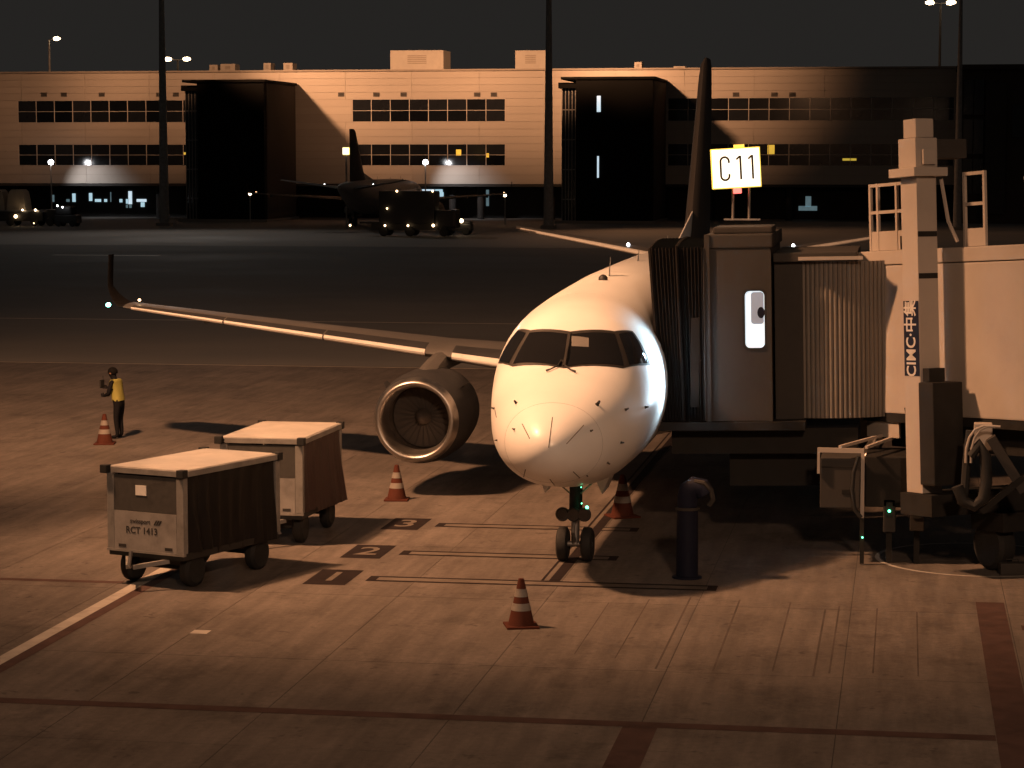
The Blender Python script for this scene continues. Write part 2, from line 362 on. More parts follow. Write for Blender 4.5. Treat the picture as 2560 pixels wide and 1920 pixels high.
strip(XA, XB, Z2t, 16.84, 4); strip(XA, XB, Z1t, Z2b, 3); strip(XA, XB, 4.05, Z1b, 2)
bands = [(-102.9, -80.65, 10), (-62.75, -45.0, 8), (-26.5, 5.1, 14)]
edges = [XA] + [q for b_ in bands for q in b_[:2]] + [XB]
for a, c in zip(edges[0::2], edges[1::2]):
    strip(a, c, Z1b, Z1t, 3); strip(a, c, Z2b, Z2t, 3)
pane_cache = {}
for xa, xb, n in bands:
    for z0, z1 in ((Z1b, Z1t), (Z2b, Z2t)):
        dx = (xb-xa)/n; zm = (z0+z1)/2; f = MB()
        for i in range(n+1): f.box(xa+i*dx-.035, xa+i*dx+.035, PY0+.02, PY0+.11, z0+.06, z1-.02)
        for z in (z0+.01, zm-.025, z1-.05):
            for i in range(n): f.box(xa+i*dx+.036, xa+(i+1)*dx-.036, PY0+.03, PY0+.11, z, z+.05)
        wn = f.build('window', M['mullion'], pier)
        for i in range(n):
            for za, zb in ((z0+.062, zm-.028), (zm+.028, z1-.053)):
                k = (round(dx,3), round(zb-za,3))
                if k not in pane_cache: pane_cache[k] = MB().box(.04, k[0]-.04, 0, .012, 0, k[1]).mesh('pane', M['bglass'])
                inst('pane', pane_cache[k], wn, (xa+i*dx, PY0+.085, za))
for px in (95, 138, 220, 344, 380, 737, 813, 872, 1031, 1067, 1590, 1673, 1712):      # vents under the roof edge
    p = on_y(px*D, 204*D, PY0)
    v = MB()
    for k in range(4): v.box(p.x-.36, p.x+.36, PY0-.06, PY0-.005, p.z-.24+k*.12, p.z-.15+k*.12)
    v.build('vent', M['pier_dark'], pier)
# lit rooms on the ground floor
for x0, y0, x1, y1, m in ((143,430,150,436,'cyan_dim'),(156,418,163,436,'cyan'),(192,417,199,434,'cyan'),(205,430,218,436,'cyan'),(225,430,231,436,'cyan'),
        (238,415,240,436,'cyan_dim'),(258,430,264,437,'cyan'),(272,430,276,440,'cyan'),(277,413,285,441,'win_white'),(295,430,316,436,'win_white'),(304,437,312,447,'cyan'),
        (272,442,276,449,'cyan_dim'),(279,442,284,449,'cyan_dim'),(112,421,117,436,'cyan_dim'),
        (908,409,938,415,'win_white'),(940,409,956,415,'cyan'),(950,415,958,428,'cyan'),(1725,445,1765,455,'cyan_dim'),(1740,424,1752,446,'cyan_dim'),(1050,410,1056,445,'cyan_dim'),(1700,380,1708,383,'win_white'),(1722,379,1742,384,'win_white')):
    a = on_y(x0*D, y0*D, PY0+6.9); c = on_y(x1*D, y1*D, PY0+6.9)
    MB().box(a.x, c.x, PY0+6.9, PY0+6.98, max(.02, c.z), a.z).build('lit_window', M[m], pier)
for x0, y0, x1, y1, m in ((985,323,996,336,'yellow_lit'),(1050,331,1056,340,'yellow_lit'),(1658,313,1673,333,'yellow_lit'),(1820,342,1850,347,'yellow_lit'),(396,329,404,334,'yellow_lit')):
    a = on_y(x0*D, y0*D, PY0); c = on_y(x1*D, y1*D, PY0)
    MB().box(a.x, c.x, PY0+.05, PY0+.08, c.z, a.z).build('lit_notice', M[m], pier)
# right-hand block of the pier, nearer
blk = empty('terminal_block', (0,0,0), 0, 'dark terminal block beside the pier behind the jet bridge railings', 'building')
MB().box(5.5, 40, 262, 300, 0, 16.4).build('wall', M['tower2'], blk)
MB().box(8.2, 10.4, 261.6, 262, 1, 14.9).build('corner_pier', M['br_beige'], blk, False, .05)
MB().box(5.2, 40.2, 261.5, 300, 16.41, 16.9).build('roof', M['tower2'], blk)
for i in range(2):
    for j in range(3):
        wn = MB().box(5.9+i*1.1, 6.9+i*1.1, 261.7, 261.98, 3.2+j*4.2, 6.9+j*4.2).build('window', M['bglass'], blk)
for i in range(6):
    MB().box(11+i*4, 14.4+i*4, 261.8, 261.99, 9.2, 12.6).build('window', M['bglass'], blk)
# things on the roof
def roof_unit(px0, py0, px1, py1, label, m='roofbox', kind=0):
    Y = 276.0; a = on_y(px0*D, py0*D, Y); c = on_y(px1*D, py1*D, Y); d = max(2.0, (c.x-a.x)*.7)
    t = empty('rooftop_unit', ((a.x+c.x)/2, Y, 17.06), 0, label, 'rooftop unit'); wd = (c.x-a.x)/2; hh = a.z-17.06
    MB().box(-wd, wd, 0, d, .12, hh).build('housing', M[m], t, False, .04)
    MB().box(-wd+.1, wd-.1, .1, d-.1, 0, .118).build('plinth', M['pier_dark'], t)
    g_ = MB()
    for k in range(5): g_.box(-wd*.35, wd*.35, -.05, -.003, hh*.35+k*hh*.09, hh*.35+k*hh*.09+hh*.05)
    g_.build('louvre', M['clad_edge'], t)
roof_unit(476, 138, 508, 158, 'low tan rooftop unit left of centre above the first dark tower')
roof_unit(452, 140, 470, 158, 'small narrow rooftop duct beside the low tan unit')
roof_unit(569, 136, 585, 157, 'small bright upright rooftop box above the first dark tower')
roof_unit(612, 136, 632, 157, 'small pale rooftop box just right of the bright upright one')
roof_unit(843, 109, 958, 155, 'largest wide grey plant room on the pier roof')
roof_unit(1113, 109, 1179, 149, 'square tan plant room on the roof beside the second dark mast')
roof_unit(1370, 134, 1386, 151, 'small round chimney box on the roof above the second tower')
roof_unit(1455, 143, 1480, 151, 'flat low rooftop unit near the airliner tail fin')
# dark stair towers against the pier
def tower(x0, x1, y0, y1, zt, label, lit):
    t = empty('stair_tower', ((x0+x1)/2, (y0+y1)/2, 0), 0, label, 'tower', 'dark stair towers in front of the pier')
    wd, dp = (x1-x0)/2, (y1-y0)/2
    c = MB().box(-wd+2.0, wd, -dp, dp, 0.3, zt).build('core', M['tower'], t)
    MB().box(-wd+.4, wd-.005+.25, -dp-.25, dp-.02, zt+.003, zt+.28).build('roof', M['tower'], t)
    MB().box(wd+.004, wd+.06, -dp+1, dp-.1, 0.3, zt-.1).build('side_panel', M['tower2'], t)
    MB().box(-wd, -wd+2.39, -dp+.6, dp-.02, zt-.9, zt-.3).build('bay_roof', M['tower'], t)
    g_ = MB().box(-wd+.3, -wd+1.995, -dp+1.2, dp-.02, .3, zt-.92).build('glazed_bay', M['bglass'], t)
    for k in range(5):
        MB().box(-wd+.32+k*.36, -wd+.40+k*.36, -dp+1.08, -dp+1.195, .3, zt-.93).build('mullion', M['mast'], g_)
    for k in range(4): MB().box(-wd+.3, -wd+1.99, -dp+1.10, -dp+1.19, 2.5+k*3.2, 2.62+k*3.2).build('rail', M['mast'], g_)
    MB().box(-wd-.2, wd+.35, -dp-.35, dp-.01, 0, .298).build('plinth', M['far_concrete'], t)
    for a in lit: MB().box(*a).build('lit_slit', M['win_white'], t)
    return t
tower(-78.95, -69.40, 256, 269.7, 15.25, 'tall black stair tower in front of the pier, left one of two', [])
tower(-37.0, -26.75, 256, 269.7, 15.35, 'tall black stair tower with a thin lit slit, right one of two', [(-.85, -.45, -7.0, -6.86, 11.9, 13.6), (-.8, -.62, -7.0, -6.86, 4.9, 7.2)])
# ------------------------------------------------------------------ masts and lamps
def mast(px, Y, H, label, targets, P, angle, r0=.52, r1=.27, x=None, group='apron floodlight masts', tint=None):
    X = on_y(px*D, 465*D, Y).x if x is None else x
    t = empty('floodlight_mast', (X, Y, 0), 0, label, 'light mast', group)
    MB().lathe([(.3,r0),(H,r1)], 16).build('pole', M['mast'], t, True)
    MB().box(-.7, .7, -.7, .7, 0, .299).build('footing', M['far_concrete'], t)
    MB().box(-1.3, 1.3, -.12, .12, H+.003, H+.18).build('crossarm', M['mast'], t)
    for k, tg in enumerate(targets):
        xo = -1.1 + 2.2*k/max(1, len(targets)-1) if len(targets) > 1 else 0
        d = Vector((tg[0]-X-xo, tg[1]-Y, tg[2]-H)); a = math.atan2(d.x, -d.y)
        Mx = Matrix.Translation((xo, 0, H+.45)) @ Matrix.Rotation(a, 4, 'Z') @ Matrix.Rotation(math.atan2(-d.z, math.hypot(d.x, d.y)), 4, 'X')
        hd = MB().box(-.26, .26, -.12, .3, -.22, .22, Mx).build('floodlight', M['dark'], t)
        MB().box(-.2, .2, -.14, -.122, -.16, .16, Mx).build('lens', M['lamp_warm'], hd)
        spot('flood_beam', Vector((X+xo, Y, H+.45)) + d.normalized()*.35, tg, P[k] if isinstance(P, (list, tuple)) else P, SODIUM if not tint or k != tint[0] else tint[1], angle[k] if isinstance(angle, (list, tuple)) else angle, .95, t, .75)
    return t
mast(0, 35.6, 22.5, 'apron floodlight mast standing left of the baggage carts', [(-5.6, 42.2, 0), (-17, 68, 0), (-10, 44, 0)], [P_NEAR*.97, P_NEAR*.9, P_NEAR*.09], [52, 70, 128], x=-20.0)
FP = P_FAR
# added fill light, out of view behind the camera, that lifts the mast's shadows
tf = empty('fill_floodlight', (6, -6, 17), 0, 'fill light added out of view behind the camera', 'floodlight')
MB().tube([(0,0,0),(0,0,3.0)], .09, 10).build('post', M['mast'], tf, True)
MB().box(-.5,.5,-.15,.25,3.003,3.5).build('lamp_housing', M['dark'], tf)
MB().box(-.42,.42,.252,.262,3.06,3.44).build('lens', M['lamp_warm'], tf)
spot('fill_beam', (6, -5.5, 20.2), (-4, 44, 0), 25000, (1.0,.60,.37), 47, .8, tf, 1.2)
mast(355, 240.8, 23.4, 'dark mast in front of the pier, left of the left stair tower', [(-62, 270, 19.5), (-84, 270, 18), (-101, 270, 18.5), (-50, 165, 0)], [FP*1.0, FP*.28, FP*.36, FP*.10], [56, 54, 52, 105], tint=(3, (1.0,.88,.78)))  # last, neutral beam is an added fill that lifts the dark taxiway
mast(1185, 238.0, 23.4, 'dark mast in front of the pier, left of the right stair tower', [(-26, 270, 20), (-40, 270, 18.5), (-57, 270, 18), (-8, 218, 0)], [FP*.8, FP*.62, FP*.28, FP*.14], [56, 56, 48, 105])
m3 = mast(2068, 238.0, 27, 'thin tall mast rising behind the jet bridge lift column', [], 0, 0, r0=.42, r1=.10)
def roof_lamp(px, py, Y, zb, label, heads, lit=True):
    p = on_y(px*D, py*D, Y); t = empty('lamp_post', (p.x, Y, zb), 0, label, 'lamp post', 'far lamp posts'); H = p.z - zb
    MB().lathe([(0,.16),(H,.11)], 10).build('pole', M['br_beige'] if lit else M['mast'], t, True)
    for a in heads:
        q = MB(); Mx = Matrix.Translation((0,0,H)) @ Matrix.Rotation(R(a), 4, 'Z')
        q.bar(Mx @ Vector((0,0,0)), Mx @ Vector((.8,0,.12)), .07)
        h_ = q.build('arm', M['mast'], t)
        MB().lathe([(.75,.05),(.85,.2),(1.35,.26),(1.75,.12)], 8, 'x', (0,0,0)).build('lamp_head', M['lamp_warm'], h_).matrix_local = Mx @ Matrix.Translation((0,0,.12))
    return t
roof_lamp(106, 86, 296, 17.06, 'lamp post with one lit head far left above the pier roof', [-20], False)
roof_lamp(384, 130, 290, 17.06, 'short lit lamp post above the pier roof beside the left mast', [-12, 192])
p_ = roof_lamp(2032, 8, 285, 17.06, 'tall lit lamp post above the roof at upper right', [-12, 30, 190])
spot('lamp_glow', p_.location + Vector((.5, -3, 10)), p_.location + Vector((0, 0, 2)), 500, (1,.75,.5), 90, 1, p_, .2)
def post_lamp(px, py, label):
    Y = 264.0; p = on_y(px*D, py*D, Y); t = empty('floodlight_post', (p.x, Y, 0), 0, label, 'lamp post', 'white lamp posts at the pier foot')
    MB().lathe([(0,.10),(p.z-.25,.06)], 8).build('pole', M['ltext'], t, True)
    MB().lathe([(-.30,.05),(-.26,.24),(0,.33),(.2,.22),(.3,.02)], 12, 'z', (0,0,p.z)).build('bulb', M['lamp_white'], t, True)
    spot('lamp_glow', (p.x+.4, Y+.6, p.z-.1), (p.x+3.0, PY0, 3.4), 1500, (.95,.93,.95), 75, 1, t, .2)
post_lamp(110, 350, 'white lamp on a post in front of the pier at far left')
post_lamp(919, 350, 'white lamp on a post in front of the pier beside the far airliner')
# ================================================================== AIRLINER (nose at local y=0, tail towards +y, port side = +x)
NY, NX = 37.6, -5.60
air = empty('airliner', (NX, NY, 0), 0, 'white twin engine airliner parked nose on to the camera at the jet bridge', 'airliner')
ST = np.array([  # s, bottom, top, half width
 (0,2.38,2.38,0),(.1,2.12,2.62,.29),(.4,1.88,2.86,.57),(1.0,1.67,3.13,.91),(1.6,1.55,3.35,1.12),(2.1,1.49,3.56,1.25),(2.7,1.45,4.02,1.36),(3.3,1.43,4.40,1.43),
 (4.2,1.42,4.57,1.485),(5.5,1.42,4.65,1.505),(7,1.42,4.71,1.505),(10,1.42,4.80,1.505),(16,1.42,4.84,1.505),(24,1.42,4.86,1.505),(26,1.50,4.86,1.49),(28.5,1.90,4.83,1.36),
 (31,2.50,4.77,1.10),(33.5,3.20,4.68,.74),(35.4,3.75,4.55,.40),(36.2,4.05,4.40,.16)])
def pchip(x, y, q):
    h = np.diff(x); d = np.diff(y)/h; m = np.zeros(len(x))
    for i in range(1, len(x)-1):
        if d[i-1]*d[i] > 0:
            a, c = 2*h[i]+h[i-1], h[i]+2*h[i-1]; m[i] = (a+c)/(a/d[i-1]+c/d[i])
    m[0] = d[0]; m[-1] = d[-1]
    k = np.clip(np.searchsorted(x, q)-1, 0, len(x)-2); t = (q-x[k])/h[k]
    return (1+2*t)*(1-t)**2*y[k] + t*(1-t)**2*h[k]*m[k] + t*t*(3-2*t)*y[k+1] + t*t*(t-1)*h[k]*m[k+1]
us = np.sqrt(ST[:,0])
def sec(s):
    u = np.array([math.sqrt(s)]); return [float(pchip(us, ST[:,k], u)[0]) for k in (1,2,3)]
def ring(s, n=56):
    zb, zt, w_ = sec(s); zc = zb + .50*(zt-zb); out = []
    for k in range(n):
        a = 2*math.pi*k/n; c, q = math.cos(a), math.sin(a); c = math.copysign(abs(c)**.92, c); q = math.copysign(abs(q)**.96, q)
        out.append((w_*c, s, zc + (zt-zc if q > 0 else zc-zb)*q))
    return out
ss = [(.02*i)**2*1.0 for i in range(1, 20)] 
ss = [.0015*(i**2) for i in range(1, 12)]
ss += [ss[-1] + (.9-ss[-1])*i/9 for i in range(1, 10)] + [.9+.1*i for i in range(1, 42)] + [5+.5*i for i in range(1, 5)] + [7.5, 10, 14, 18, 22, 24, 25, 26] + [26+.5*i for i in range(1, 20)] + [35.8, 36.2]
fb = MB().loft([ring(s) for s in ss])
fus = fb.build('fuselage', M['ac_white'], air, smooth=60)
bv = BVHTree.FromPolygons([Vector(v)+Vector((NX,NY,0)) for v in fb.v], fb.f)
def hit(px, py, off=0.0):                                   # where the fuselage skin lies under a picture point, in aircraft coordinates
    loc, n, i, d = bv.ray_cast(EYE, ray(px, py).normalized())
    if loc is None: return None
    if n.dot(ray(px, py)) > 0: n = -n
    return loc + n*off - Vector((NX, NY, 0))
bvl = BVHTree.FromPolygons([Vector(v) for v in fb.v], fb.f)
def skin(p, off=.006):
    loc, n, i, d = bvl.find_nearest(Vector(p)); c = Vector((0, loc.y, sum(sec(loc.y)[:2])/2))
    if n.dot(loc-c) < 0: n = -n
    return loc + n*off, n
def patch(quad, off, nu=12, nv=8, mirror=False):            # a sheet that follows the skin inside a quad of aircraft points
    A, B, C, E_ = [Vector(q) for q in quad]; rows = []
    for j in range(nv+1):
        v = j/nv; row = []
        for i in range(nu+1):
            u = i/nu; p = (A*(1-u)+B*u)*(1-v) + (E_*(1-u)+C*u)*v
            q = skin(p, off)[0]
            if mirror: q = Vector((-q.x, q.y, q.z))
            row.append(q)
        rows.append(row)
    return rows
def z1(x, y): return (1160 + x/3.687, 540 + y/3.687)
def z2(x, y): return (1160 + x/2.676, 880 + y/2.676)
# windshield: dark surround and four panes, measured on the port side and mirrored
fq = [hit(*z1(*q)) for q in ((990,1092),(1385,1088),(1466,1378),(935,1388))]
sq = [hit(*z1(*q)) for q in ((1424,1090),(1545,1075),(1690,1360),(1520,1374))]
for q in (fq[0], fq[3]): q.x = .045
ws = None
for mir in (False, True):
    sg = -1 if mir else 1
    f0 = [Vector(fq[0]), Vector(sq[1]), Vector(sq[2]), Vector(fq[3])]
    up, dn = Vector((0,.05,.06)), Vector((0,-.05,-.05))
    sur = [Vector((0, fq[0].y, fq[0].z))+up, Vector(fq[1])+up*.9, Vector(fq[2])+dn, Vector((0, fq[3].y, fq[3].z))+dn]
    sr2 = [Vector(fq[1])+up*.9, Vector(sq[1])+Vector((.02,.07,.03)), Vector(sq[2])+Vector((.02,.09,-.05)), Vector(fq[2])+dn]
    b = MB()
    b.grid(patch(sur, .004, 16, 10, mir)); b.grid(patch(sr2, .004, 10, 10, mir))
    sf = b.build('windshield_frame', M['frame_dark'], fus, smooth=60, recalc=False)
    for nm, qd in (('windshield_pane', fq), ('side_window', sq)):
        MB().grid(patch(qd, .011, 12, 10, mir)).build(nm, M['glass'], fus, smooth=60, recalc=False)
    # passenger windows
    for k in range(23):
        s0 = 7.2 + k*.79; zc = 3.62; r_ = []
        for j in range(12):
            a = 2*math.pi*j/12; r_.append((s0 + .125*math.copysign(abs(math.cos(a))**.6, math.cos(a)), zc + .17*math.copysign(abs(math.sin(a))**.6, math.sin(a))))
        vs = []
        for y_, z_ in r_:
            q = skin((1.5, y_, z_), .006)[0]; vs.append((sg*q.x, q.y, q.z))
        MB().add(vs, [tuple(range(12))]).build('cabin_window', M['glass'], fus)
    # forward door outline with its small window
    dq = [(1.45, 5.6, 4.25), (1.45, 6.4, 4.25), (1.45, 6.4, 2.62), (1.45, 5.6, 2.62)]
    dr = MB().grid(patch([Vector(q) for q in dq], .008, 8, 16, mir)).build('door', M['ac_white'], fus, smooth=60, recalc=False)
    MB().grid(patch([Vector(q) for q in ((1.4,5.87,4.0),(1.4,6.09,4.0),(1.4,6.09,3.72),(1.4,5.87,3.72))], .014, 4, 5, mir)).build('door_window', M['glass'], fus, recalc=False)
pn = fus
# sheet of paper behind the starboard... seen in the right-hand pane
pq = [hit(*z1(*q)) for q in ((990,1110),(1150,1128),(1148,1212),(993,1205))]
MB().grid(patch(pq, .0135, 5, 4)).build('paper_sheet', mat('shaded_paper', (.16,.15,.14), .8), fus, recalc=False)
# wipers
for pts in (((898,1340),(870,1390),(800,1425),(760,1440)), ((905,1340),(930,1390),(985,1430),(1025,1448))):
    P = [hit(*z1(*q)) for q in pts]
    MB().tube([skin(p, .03)[0] for p in P], [.012,.014,.012,.020], 6).build('wiper', M['dark'], fus, True)
MB().tube([skin((0, fq[0].y+.01, fq[0].z), .012)[0], skin((0, fq[3].y, fq[3].z), .012)[0]], .03, 6).build('centre_post', M['frame_dark'], fus, True)
# lightning diverter strips and the radome joint
for a, c in (((390,482),(440,580)),((592,437),(566,640)),((800,490),(685,615)),((412,785),(400,835)),((730,800),(775,842)),((575,850),(605,890)),((205,372),(218,437))):
    P = [hit(z2(*a)[0]*(1-t)+z2(*c)[0]*t, z2(*a)[1]*(1-t)+z2(*c)[1]*t) for t in (0,.25,.5,.75,1)]
    MB().tube([skin(p, .003)[0] for p in P if p], .0075, 5).build('diverter_strip', M['line'], fus)
rad = MB(); n = 48; s0 = .78
rr_ = [skin((sec(s0)[2]*math.cos(2*math.pi*k/n), s0, (sec(s0)[0]+sec(s0)[1])/2 + (sec(s0)[1]-sec(s0)[0])/2*math.sin(2*math.pi*k/n)), .001)[0] for k in range(n+1)]
rad.tube(rr_, .0035, 4, False).build('radome_joint', M['ac_grey'], fus)
for s0 in (4.7, 9.2):
    zb, zt, w_ = sec(s0); q = [skin((p[0], p[1], p[2]), -.0005)[0] for p in ring(s0, 64)]
    MB().tube(q + q[:1], .003, 4, False).build('skin_seam', M['ac_grey'], fus)
# probes and vanes
for (x, y), sz in (((350,342),1.0),((890,352),1.35),((1080,386),1.0),((1050,605),.9),((848,528),.7),((338,518),.7),((1212,370),1.0),((960,740),.8),((200,378),.8),((222,590),.7),((822,825),.5)):
    p = hit(*z2(x, y))
    if p is None: continue
    q, nn = skin(p, 0); b = MB(); fwd = Vector((0,-1,0)); fwd = (fwd - nn*fwd.dot(nn)).normalized()
    b.lathe([(-.004,.030*sz),(.006,.026*sz)], 10); 
    Mx = nn.to_track_quat('Z', 'Y').to_matrix().to_4x4(); b.v = [tuple(Mx @ Vector(v) + q) for v in b.v]
    b.tube([q, q+nn*.05*sz-fwd*.01, q+nn*.06*sz+fwd*.06*sz], [.022*sz,.016*sz,.008*sz], 6)
    b.build('probe', M['dark'], fus, True)
# antennas on the crown
for s0, h_, c_ in ((8.2,.34,.16),(19.5,.30,.15),(13.2,.22,.2)):
    zt = sec(s0)[1]
    MB().loft([[(.012,s0,zt-.03),(0,s0-c_,zt-.03),(-.012,s0,zt-.03),(0,s0+c_*.4,zt-.03)], [(.006,s0+.12,zt+h_),(0,s0+.12-c_*.35,zt+h_),(-.006,s0+.12,zt+h_),(0,s0+.12+c_*.25,zt+h_)]]).build('antenna', M['ac_white'], fus)
MB().lathe([(0,.09),(.06,.085),(.10,.05),(.115,.01)], 12, 'z', (0,7.2,sec(7.2)[1]-.01)).build('beacon', M['dark'], fus, True)
# belly fairing
MB().loft([[(1.55*wv*math.cos(2*math.pi*k/24), y_, 1.95 + (.35 if math.sin(2*math.pi*k/24) > 0 else .85)*wv*math.sin(2*math.pi*k/24)) for k in range(24)] for y_, wv in ((10.6,.35),(11.5,.85),(13,1.0),(17,1.0),(18.6,.8),(19.8,.3))]).build('belly_fairing', M['ac_white'], fus, 60)
# ---- wings
def foil(x, yle, c, z, t, n=14, x0=0.0, x1=1.0, grow=0.0):
    up, lo = [], []
    for i in range(n+1):
        q = x0 + (x1-x0)*(1-math.cos(math.pi*i/n))/2 if x1 > .5 else x0 + (x1-x0)*(i/n)**1.6
        th = 5*t*(.2969*math.sqrt(q)-.126*q-.3516*q*q+.2843*q**3-.1036*q**4)
        cam_ = .022*4*q*(1-q)
        up.append((x, yle+q*c - (grow if i == 0 else 0), z + (cam_+th)*c + grow)); lo.append((x, yle+q*c - (grow if i == 0 else 0), z + (cam_-th)*c - grow))
    return up[::-1] + lo[1:-1] + ([lo[-1]] if x1 < 1 else [])
def wing_at(x):                                # local: leading edge station, chord, height, thickness
    yle = 11.7 + (x-1.4)*.5775; z = 2.52 + (x-1.4)*.0725
    yte = (16.9 + (x-1.4)*.03) if x < 4.5 else 16.99 + (x-4.5)*.355
    return yle, yte-yle, z, .115 - .004*x
for sg in (1, -1):
    xs = [1.0, 2.2, 3.4, 4.5, 6, 8, 10, 12, 13.2]
    rings = []
    for x in xs:
        a = wing_at(x); rings.append([(sg*p[0], p[1], p[2]) for p in foil(x, a[0], a[1], a[2], a[3])])
    wg = MB().loft(rings).build('wing', M['ac_wing'], air, 45)
    for xa, xb in ((1.75, 4.05), (4.72, 7.35), (7.40, 10.15), (10.20, 12.95)):
        rr = []
        for k in range(5):
            x = xa+(xb-xa)*k/4; a = wing_at(x); rr.append([(sg*p[0], p[1], p[2]) for p in foil(x, a[0], a[1], a[2], a[3], 10, 0, .15, .006)])
        MB().loft(rr).build('slat', M['ac_dark'], wg, 60)
        rr = []
        for k in range(5):
            x = xa+(xb-xa)*k/4; a = wing_at(x); rr.append([(sg*p[0], p[1], p[2]) for p in foil(x, a[0]-.004, a[1], a[2], a[3], 8, 0, .020, .013)])
        MB().loft(rr).build('leading_edge', M['le'], wg, 60)
    # blended winglet
    a = wing_at(13.2); rr = []
    for k in range(9):
        t = k/8; ang = R(74)*min(1, t*2.2); 
        dx = .42*math.sin(min(1,t*1.7)*R(90)); dz = .0 + 1.45*max(0, t-.12)**1.15
        rr.append([(sg*(13.2+dx+.18*t + (p[2]-a[2])*-.9*min(1,t*2)), p[1]+ .75*t, a[2]+dz+(p[2]-a[2])*(1-.9*min(1,t*2))) for p in foil(13.2, a[0], a[1]*max(.26, 1-1.5*t), a[2], a[3]*.8)])
    wl = MB().loft(rr).build('winglet', M['ac_winglet'], wg, 50)
    tip = wing_at(13.2)
    MB().lathe([(-.09,.01),(-.05,.05),(.03,.055),(.08,.03)], 10, 'y', (sg*13.56, tip[0]-.02, tip[2]+.06)).build('navigation_light', M['lamp_teal'] if sg < 0 else M['sign_red'], wg, True)
    MB().lathe([(-.02,.005),(0,.03),(.05,.03)], 8, 'y', (sg*12.9, tip[0]+.35, tip[2]+.16)).build('tip_light', M['lamp_amber'], wg, True)
    for xf in (6.4, 8.9, 11.2):                # flap track fairings
        a = wing_at(xf); MB().loft([[(sg*xf+.11*r_*math.cos(2*math.pi*k/10), y_, a[2]-.10+.15*r_*math.sin(2*math.pi*k/10)) for k in range(10)] for y_, r_ in ((a[0]+a[1]*.55,.15),(a[0]+a[1]*.75,1),(a[0]+a[1]*1.0,.9),(a[0]+a[1]*1.2,.1))]).build('flap_fairing', M['ac_wing'], wg, 60)
    # ---- engine
    ex, ez, ey = sg*4.33, 1.60, 10.6
    en = MB().lathe([(.10,.853),(.3,.915),(.9,.975),(1.8,.975),(2.6,.90),(3.1,.80),(3.12,.77),(2.4,.74)], 48, 'y', (ex,ey,ez), False, False).build('engine_nacelle', M['ac_dark'], air, 50)
    MB().lathe([(.62,.665),(.3,.675),(.12,.70),(.03,.735),(0,.775),(.02,.815),(.10,.852),(.22,.893)], 64, 'y', (ex,ey-.004,ez), False, False).build('inlet_lip', M['metal'], en, 70)
    MB().lathe([(.60,.67),(1.05,.675)], 40, 'y', (ex,ey,ez), False, False).build('inlet_duct', M['intake'], en, 60)
    MB().lathe([(1.02,.66),(1.05,.66)], 40, 'y', (ex,ey,ez)).build('fan_backing', M['intake'], en)
    bl = MB()
    for k in range(24):
        a = 2*math.pi*k/24; p0 = Vector((math.cos(a), 0, math.sin(a))); p1 = Vector((math.cos(a+.17), 0, math.sin(a+.17)))
        bl.add([Vector((ex,ey,ez))+v for v in (p0*.16+Vector((0,.985,0)), p1*.16+Vector((0,1.01,0)), p1*.65+Vector((0,1.01,0)), p0*.65+Vector((0,.985,0)))], [(0,1,2,3)])
    bl.build('fan_blades', M['intake'], en, recalc=False)
    MB().lathe([(.55,.01),(.62,.07),(.78,.14),(.92,.175)], 20, 'y', (ex,ey,ez)).build('spinner', M['intake'], en, 60)
    MB().lathe([(2.4,.60),(3.2,.55),(4.0,.36),(4.01,.26),(4.7,.04)], 32, 'y', (ex,ey,ez)).build('core_nozzle', M['steel'], en, 50)
    # pylon: curved leading edge from cowl top to wing
    pr = []
    for t in (0,.15,.3,.5,.7,.85,1):
        z_ = ez+.86 + t*.34; y_ = ey+.65 + 2.1*t**1.6; wd = .21 - .05*t
        pr.append([(ex+wd*.15, y_, z_), (ex+wd, y_+.45, z_-.01), (ex+wd, ey+5.6, z_), (ex, ey+6.2, z_), (ex-wd, ey+5.6, z_), (ex-wd, y_+.45, z_-.01), (ex-wd*.15, y_, z_)])
    MB().loft(pr).build('pylon', M['ac_wing'], en, 40)
    for cs in (-1, 1):                         # nacelle strakes
        aa = R(90-cs*52); c0 = Vector((ex+.95*math.cos(aa), ey+.75, ez+.95*math.sin(aa))); nn = Vector((math.cos(aa),0,math.sin(aa)))
        MB().prism([c0, c0+Vector((0,.75,0)), c0+Vector((0,.7,0))+nn*.18, c0+Vector((0,.35,0))+nn*.16], Vector((-nn.z,0,nn.x))*.015).build('strake', M['ac_dark'], en)
    # ---- tailplane
    rr = []
    for x, yle, c, z in ((.35,30.55,3.0,4.02),(.9,30.9,2.85,4.08),(3.2,32.4,2.1,4.44),(5.4,33.75,1.35,4.78),(6.04,34.25,1.0,4.88)):
        rr.append([(sg*p[0], p[1], p[2]) for p in foil(x, yle, c, z, .095)])
    tp = MB().loft(rr).build('tailplane', M['ac_wing'], air, 45)
    rr = []
    for x, yle, c, z in ((1.0,30.97,2.82,4.094),(3.2,32.4,2.1,4.44),(5.3,33.69,1.39,4.765),(5.9,34.15,1.07,4.86)):
        rr.append([(sg*p[0], p[1], p[2]) for p in foil(x, yle, c, z, .095, 6, 0, .05, .008)])
    MB().loft(rr).build('tail_leading_edge', M['le'], tp, 60)
    for xq, yq, zq, mm in ((2.4,31.9,4.44,'lamp_amber'),):
        MB().lathe([(0,.045),(.04,.04),(.07,.01)], 8, 'z', (sg*xq, yq+.4, zq+.02)).build('logo_light', M['lamp_white'], tp, True)
    # ---- main gear
    mx = sg*2.97
    gear = MB().tube([(mx,17.8,2.4),(mx,17.85,.55)], [.14,.10], 12).build('main_gear_leg', M['steel'], air, True)
    MB().box(mx-.02, mx+.05, 17.3, 18.3, .95, 2.1).build('gear_door', M['ac_white'], gear)
